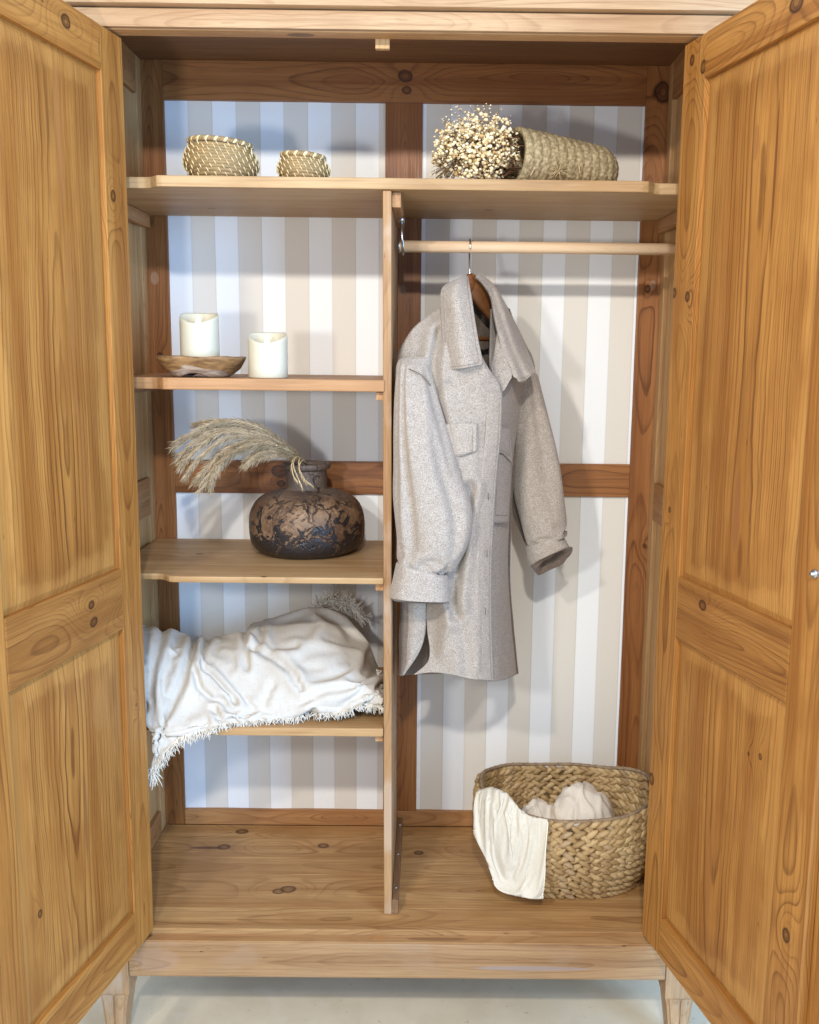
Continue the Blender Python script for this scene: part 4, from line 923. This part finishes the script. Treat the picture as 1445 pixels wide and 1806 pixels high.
n.bump(n.M('ADD', n.M('MULTIPLY', n.M('ADD', a1, a2), .16), n.M('MULTIPLY', a4, 1.)), .55, .004); m_linen = n.m
U = [244, 298, 350, 410, 470, 540, 600, 645, 674]
rows = [([1185, 1187, 1200, 1210, 1214, 1216, 1216, 1216, 1218], .45), ([1125, 1125, 1135, 1125, 1098, 1078, 1085, 1135, 1205], .40), ([1106, 1109, 1119, 1108, 1096, 1079, 1088, 1140, 1208], .33), ([1112, 1116, 1128, 1118, 1114, 1104, 1116, 1158, 1214], .25),
        ([1145, 1146, 1154, 1150, 1150, 1144, 1152, 1180, 1222], .17), ([1190, 1190, 1196, 1196, 1196, 1188, 1190, 1205, 1231], .115), ([1245, 1238, 1234, 1230, 1226, 1216, 1216, 1223, 1238], .088)]
ctrl = [[(u, v, y) for u, v in zip(U, vs)] for vs, y in rows]
ctrl.append([(262, 1310, .030), (300, 1285, .036), (345, 1266, .048), (408, 1256, .072), (470, 1247, .092), (540, 1236, .108), (600, 1232, .113), (645, 1236, .11), (674, 1243, .10)])
ctrl.append([(264, 1366, .028), (297, 1322, .033), (346, 1284, .044), (405, 1270, .066), (468, 1259, .09), (540, 1246, .108), (600, 1240, .113), (645, 1241, .11), (675, 1246, .10)])
pc = [([(340, 1106), (331, 1150), (310, 1215), (290, 1275), (278, 1325)], .012, 9), ([(357, 1162), (372, 1166), (395, 1190), (413, 1206)], .010, 6, .6), ([(341, 1168), (350, 1195), (372, 1213), (414, 1211)], .010, 6, -.6),
      ([(445, 1126), (481, 1138), (512, 1158), (528, 1186)], .011, 7, .5), ([(433, 1108), (436, 1153)], .010, 7), ([(462, 1100), (457, 1120), (447, 1128)], .012, 6), ([(368, 1112), (358, 1138)], .011, 7),
      ([(536, 1203), (573, 1189), (615, 1193)], .007, 6), ([(539, 1230), (555, 1212), (600, 1222)], .010, 7), ([(378, 1232), (394, 1258), (420, 1248), (446, 1220)], .011, 7, .5), ([(282, 1106), (268, 1170), (259, 1240)], .013, 7),
      ([(450, 1110), (480, 1125), (520, 1118)], .006, 6), ([(300, 1240), (280, 1300), (272, 1350)], .006, 6), ([(640, 1140), (660, 1190), (665, 1225)], .006, 6), ([(480, 1180), (455, 1230)], .007, 8), ([(500, 1145), (560, 1150)], .004, 8)]
NI_, NJ_ = 68, 84
P0 = world_grid(ctrl, NI_, NJ_)
G0 = gridof(ctrl, NI_, NJ_); DY = np.zeros((NI_, NJ_))
for c_ in pc:
    d_, s_ = side_dist(G0[..., 0], G0[..., 1], c_[0]); DY += c_[1]*.8*np.exp(-(d_/(c_[2]*.9))**2)-.4*c_[1]*np.exp(-((d_-c_[2]*1.7)/(c_[2]*1.1))**2)
body = P0.copy(); du = np.gradient(body, axis=1); dv = np.gradient(body, axis=0); N_ = np.cross(du, dv); N_ /= np.linalg.norm(N_, axis=-1, keepdims=True)+1e-12
if N_[..., 1].mean() > 0: N_ = -N_
fi, fj = np.meshgrid(np.linspace(0, 1, NI_), np.linspace(0, 1, NJ_), indexing='ij')
dip = .003+.022*np.clip(np.sin(math.pi*fj)*1.6, 0, 1)*np.clip(np.sin(math.pi*fi)*1.6, 0, 1)
body = body-N_*dip[..., None]
P0 = P0-N_*(DY*np.clip(4*fi*(1-fi)*2, 0, 1))[..., None]
pin = np.zeros((NI_, NJ_)); pin[0, :] = 1; pin[-1, :] = np.where(np.arange(NJ_) < 30, .97, .95); pin[-2, 30:] = .6; pin[:, 0] = .5; pin[:, -1] = .8; pin[-1, :6] = .95
shf = np.array([[(x, y, .4565) for x in (WL, -.03)] for y in (.46, .055)])
PP = drape(P0, pin, [(body, False), (shf, False)], .046, frames=26, bend=14., selfc=False)
lim = np.where(PP[..., 1] < .040, -.574, WL+.006); PP[..., 0] = np.maximum(PP[..., 0], lim)
PP = sheet('cover', m_linen, PP, pil, .004, 2)
# rear corner standing up behind
rc = [[(548, 1076, .42), (580, 1062, .43), (612, 1066, .43), (638, 1092, .42)], [(545, 1090, .40), (580, 1084, .40), (618, 1100, .40), (648, 1150, .39)], [(545, 1110, .37), (585, 1110, .36), (625, 1130, .36), (660, 1190, .36)]]
patch('corner_flap', m_linen, rc, pil, 30, 40, .004, (), (.006, 20., 1.))
m_fr = plain('linen_fringe', (218, 210, 196), .9, var=.15, scale=60.)
mb = MB()
def strand(p, d, L, r=.0011, gz=-.5):
    P = [p]; d = np.array(d, float); d /= np.linalg.norm(d)
    for k in range(5):
        d = d+rng.normal(size=3)*.28+np.array([0, 0, gz*.18]); d /= np.linalg.norm(d); q_ = P[-1]+d*L/5
        P.append(q_)
    P = [np.array([max(q[0], -.572 if q[1] < .04 else WL+.004), q[1], q[2]]) for q in P]
    tube(mb, P, [r, r*1.1, r, r*.9, r*.7, r*.35], 4, cap=False)
E_ = []
for j in range(PP.shape[1]):
    q_ = PP[-34:, j]; sc_ = (q_[:, 2]-CAM[2])/(q_[:, 1]-CAM[1]); k_ = int(np.argmin(sc_)); E_.append(q_[k_]+np.array([0, -.002, .004]))
E_ = np.array(E_)
for k in range(620):
    x = k/620*(len(E_)-2); i = int(x); p = E_[i]+(E_[i+1]-E_[i])*(x-i)+np.array([0, .001, 0]); left = max(0, 1-k/230)
    strand(p, (rng.normal(0, .45)+.25, -.55+rng.normal(0, .25), -.40-.9*left), rng.uniform(.013, .025)*(1+.7*left), .0013, gz=-.6-left*1.5)
for k in range(70):
    p = E_[int(rng.uniform(0, 5))]+rng.normal(size=3)*.003; strand(p, (rng.normal(0.1, .25), -.1, -1), rng.uniform(.02, .045), .0013, -1.5)
RC = gridof(rc, 30, 40)
for k in range(260):
    j = rng.uniform(.12, 1)*38; q_ = RC[0][int(j)]; p = at(*(q_+np.array([0, 2, -.03]))); strand(p, (rng.normal(.25+.5*j/38, .45), -.2, .7+rng.normal(0, .4)-.5*j/38), rng.uniform(.022, .046), .0015, -.1)
for k in range(90):
    x = rng.uniform(0, 1); p = at(664+x*12, 1180+x*62, .26-.14*x); strand(p, (.3, -.5, rng.normal(-.1, .6)), rng.uniform(.01, .022), .0011, -.3)
tag(mb.build('fringe', m_fr, pil), kind='stuff')

# ------------------------------------------------------------------ water hyacinth basket
BX, BY, BH = .408, .238, .222
bk = empty('wicker_basket', (BX, BY, .001)); tag(bk, 'large oval braided water hyacinth basket on the wardrobe floor by the right door', 'basket')
n = NT('water_hyacinth'); geo = n.node('ShaderNodeNewGeometry'); vec, X, Y, Z = n.coords(); rp = geo.outputs['Random Per Island']
q1 = n.noise(vec, 55., 3., .6); q2 = n.noise(vec, 260., 2., .6)
c = n.ramp(rp, [(0, srgb(152, 122, 80)), (.45, srgb(180, 148, 100)), (.85, srgb(198, 168, 120)), (1, srgb(168, 142, 110))]); c = n.mix(n.sstep(q1, .5, .72, 0., .6), c, srgb(134, 100, 70)); c = n.mix(n.sstep(q2, .55, .75, 0., .4), c, srgb(120, 88, 52))
n.put(c, n.b.inputs['Base Color']); n.b.inputs['Roughness'].default_value = .55; n.bump(n.M('ADD', q2, q1), .4, .002); m_hy = n.m
m_rim = plain('grey_brown_cord', (150, 126, 100), .7, var=.35, scale=60.)
def bpt(a, z, off=0.):
    f = z/BH; A = .170+.054*math.sin(max(f, 0)*2.1)+off; B = .106+.052*math.sin(max(f, 0)*2.1)+off; x, y = se(a, A, B, 2.35); return np.array([BX+x, BY+y, .004+z])
rowsN = 10; rh = BH/rowsN
def hrim(a): return 1+.05*math.cos(2*a)+.03*mn.noise(Vector((math.cos(a)*1.7, math.sin(a)*1.7, 2.)))
for r_ in range(rowsN):
    mb = MB(); z = rh*(r_+.5); N_ = int((2*math.pi*.17)/.0172); off = random.random()
    for k in range(N_):
        a = 2*math.pi*(k+off)/N_
        if r_ >= rowsN-3 and abs(((a+math.pi) % (2*math.pi))-math.pi) < .34: continue      # grip hole at the right end
        for up in (1, -1):
            aa = a+(.0 if up > 0 else math.pi/N_)+random.uniform(-.012, .012)
            p = bpt(aa, z); p2 = bpt(aa+.02, z); tt = p2-p; tt /= np.linalg.norm(tt); nn = np.array([tt[1], -tt[0], 0]); zz = np.array([0, 0, 1.])
            an = up*R(random.uniform(20, 38)); d = tt*math.cos(an)+zz*math.sin(an)
            c_ = p+zz*up*rh*.21+zz*(z/BH)*(hrim(aa)-1)*BH+nn*random.uniform(-.0015, .0025)
            d = d+nn*.10*1; d /= np.linalg.norm(d); b_ = np.cross(nn, d); b_ /= np.linalg.norm(b_)
            ellipsoid(mb, c_, [d, b_, np.cross(d, b_)], (.0188*random.uniform(.88, 1.15), rh*.37*random.uniform(.88, 1.12), .0078), 8, 9, pw=1.5)
    V = mb.v
    mb.build('braid', m_hy, bk)
mb = MB(); NSB = 64; rr_ = []
for z in np.linspace(0.0, BH*.9, 8): rr_ += [bpt(2*math.pi*j/NSB, z, -.0005) for j in range(NSB)]
rr_ += [np.array([BX+(p[0]-BX)*.02, BY+(p[1]-BY)*.02, .006]) for p in rr_[:NSB]]
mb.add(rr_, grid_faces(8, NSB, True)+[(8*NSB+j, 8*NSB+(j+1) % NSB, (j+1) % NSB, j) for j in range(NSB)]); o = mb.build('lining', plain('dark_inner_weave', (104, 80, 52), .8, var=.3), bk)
# cut the lining away at the grip
bm = bmesh.new(); bm.from_mesh(o.data); kill = [f for f in bm.faces if f.calc_center_median().x+o.location.x+BX > BX+.19 and f.calc_center_median().z+o.location.z > BH*.72]; bmesh.ops.delete(bm, geom=kill, context='FACES'); bm.to_mesh(o.data); bm.free()
mb = MB(); P = []
for j in range(120):
    a = 2*math.pi*j/120; p = bpt(a, BH*hrim(a)+.004); P.append(p)
tube(mb, P, .0042, 8, closed=True)
for j in range(0, 120):
    p = P[j]+np.array([0, 0, -.002]); tg = P[(j+1) % 120]-P[j-1]; A = frame(tg)
    if j % 2 == 0: ellipsoid(mb, P[j], [A[0]*.8+A[2]*.6, A[1], np.cross(A[0]*.8+A[2]*.6, A[1])], (.0062, .0056, .0040), 6, 4)
mb.build('rim', m_rim, bk)

# muslin cloth over the rim
n = NT('muslin'); vec, X, Y, Z = n.coords(); a1 = n.noise(n.vec(n.M('MULTIPLY', X, 900.), n.M('MULTIPLY', Y, 900.), n.M('MULTIPLY', Z, 120.)), 1., 2., .5); a2 = n.noise(n.vec(n.M('MULTIPLY', X, 120.), n.M('MULTIPLY', Y, 120.), n.M('MULTIPLY', Z, 900.)), 1., 2., .5)
n.put(n.mix(n.sstep(n.M('MAXIMUM', a1, a2), .5, .7, 0., .4), srgb(244, 236, 220), srgb(216, 206, 184)), n.b.inputs['Base Color']); n.b.inputs['Roughness'].default_value = .9; n.b.inputs['Specular IOR Level'].default_value = .1
n.bump(n.M('ADD', a1, a2), .3, .0012)
tr = n.node('ShaderNodeBsdfTranslucent'); tr.inputs[0].default_value = (*srgb(242, 234, 216), 1); mx = n.node('ShaderNodeMixShader'); mx.inputs[0].default_value = .25
n.t.links.new(n.b.outputs[0], mx.inputs[1]); n.t.links.new(tr.outputs[0], mx.inputs[2]); n.t.links.new(mx.outputs[0], n.out.inputs[0]); m_mus = n.m
ms = empty('muslin_cloth', tuple(at(900, 1480, .1))); tag(ms, 'thin cream muslin cloth hanging over the front left rim of the braided basket', 'cloth')
mc = [[(872, 1425, .235), (885, 1425, .215), (905, 1430, .19), (935, 1446, .155), (972, 1456, .13)],
      [(853, 1398, .225), (872, 1396, .205), (896, 1405, .165), (928, 1438, .125), (968, 1448, .105)],
      [(842, 1395, .205), (867, 1389, .175), (896, 1402, .135), (926, 1435, .096), (966, 1445, .076)],
      [(836, 1412, .190), (862, 1408, .150), (893, 1420, .108), (925, 1446, .080), (966, 1455, .066)],
      [(836, 1445, .180), (859, 1446, .135), (890, 1450, .095), (925, 1465, .072), (965, 1474, .062)],
      [(840, 1478, .172), (862, 1482, .125), (890, 1487, .086), (925, 1492, .068), (963, 1500, .060)],
      [(858, 1495, .150), (868, 1515, .112), (892, 1520, .082), (926, 1523, .067), (962, 1528, .060)],
      [(868, 1540, .125), (874, 1548, .100), (896, 1552, .080), (928, 1556, .067), (961, 1558, .062)],
      [(873, 1560, .110), (884, 1570, .095), (905, 1576, .080), (930, 1579, .070), (960, 1582, .066)]]
mcr = [([(866, 1392), (862, 1430), (864, 1478)], .014, 5), ([(893, 1404), (876, 1440), (872, 1500), (882, 1540)], .013, 6), ([(905, 1425), (912, 1480), (916, 1520), (908, 1556)], .006, 7), ([(925, 1440), (942, 1480), (938, 1530), (918, 1572)], .007, 6), ([(880, 1400), (890, 1450), (893, 1500)], -.006, 5), ([(850, 1395), (846, 1440), (850, 1475)], .006, 4)]
mc = [mc[0]]+[[(u, v, y-.010) for u, v, y in r_] for r_ in mc[1:]]
mcr = [(c_[0], c_[1]*.6, c_[2]*.8) for c_ in mcr]
G0 = gridof(mc, 64, 54); DY = np.zeros((64, 54))
for c_ in mcr:
    d_, s_ = side_dist(G0[..., 0], G0[..., 1], c_[0]); DY += c_[1]*np.exp(-(d_/c_[2])**2)
M0 = np.array([[at(G0[i, j, 0], G0[i, j, 1], G0[i, j, 2]+DY[i, j]) for j in range(54)] for i in range(64)])
pin = np.zeros((64, 54)); pin[:14, :] = 1; pin[14:18, :] = .5; pin[18:, 0] = .35; pin[-1, :] = .35; pin[-1, -1] = .8; pin[-1, 0] = .8; pin[18:, -1] = .2
bw = np.array([[bpt(2*math.pi*j/60, z, .009) for j in range(60)] for z in np.linspace(0, BH*1.04, 8)])
MP = drape(M0, pin, [(bw, True)], .055, frames=22, bend=.6, selfc=False)
MP = sheet('cloth', m_mus, MP, ms, .0012, 2)
mb = MB(); Em = [p for p in MP[70:, 0]]+[p for p in MP[-1]]+[p for p in MP[34:, -1][::-1]]
tube(mb, np.array(Em)+np.array([0, -.0008, 0]), .0014, 6); mb.build('hem', plain('muslin_hem', (246, 238, 222), .9), ms)
# folded cloth inside
lc = empty('folded_cloth', (.44, .25, .05)); tag(lc, 'bunched pale linen cloth lying inside the braided basket', 'cloth')
n = NT('pale_linen'); vec, X, Y, Z = n.coords(); a1 = n.noise(vec, 600., 2., .5); a2 = n.noise(vec, 20., 3., .5, dist=.5)
n.put(n.mix(a1, srgb(226, 212, 194), srgb(238, 228, 212)), n.b.inputs['Base Color']); n.b.inputs['Roughness'].default_value = .9; n.bump(n.M('ADD', n.M('MULTIPLY', a1, .15), a2), .6, .008)
mb = MB()
for cx, cyy, cz, rx, ry, rz in ((.452, .265, .115, .080, .07, .098), (.335, .235, .10, .06, .055, .088)):
    NI, NJ = 50, 80; V = []
    for i in range(NI):
        th = math.pi*i/(NI-1)
        for j in range(NJ):
            ph = 2*math.pi*j/NJ; d = Vector((math.sin(th)*math.cos(ph), math.sin(th)*math.sin(ph), math.cos(th)))
            q = 1+.10*mn.noise(d*1.8+Vector((cx*9, 0, 0)))+.10*max(0, 1-3*abs(mn.noise(Vector((d.x*2.2+d.z, d.y*1.4, 4.)))))**2-.09*math.exp(-((ph-4.9+.5*d.z)/.14)**2)*math.sin(th)-.07*math.exp(-((ph-4.1)/.12)**2)*math.sin(th)
            V.append((cx+rx*d.x*q, cyy+ry*d.y*q, cz+rz*d.z*q))
    mb.add(V, grid_faces(NI, NJ, True, flip=True))
mb.build('cloth', n.m, lc)
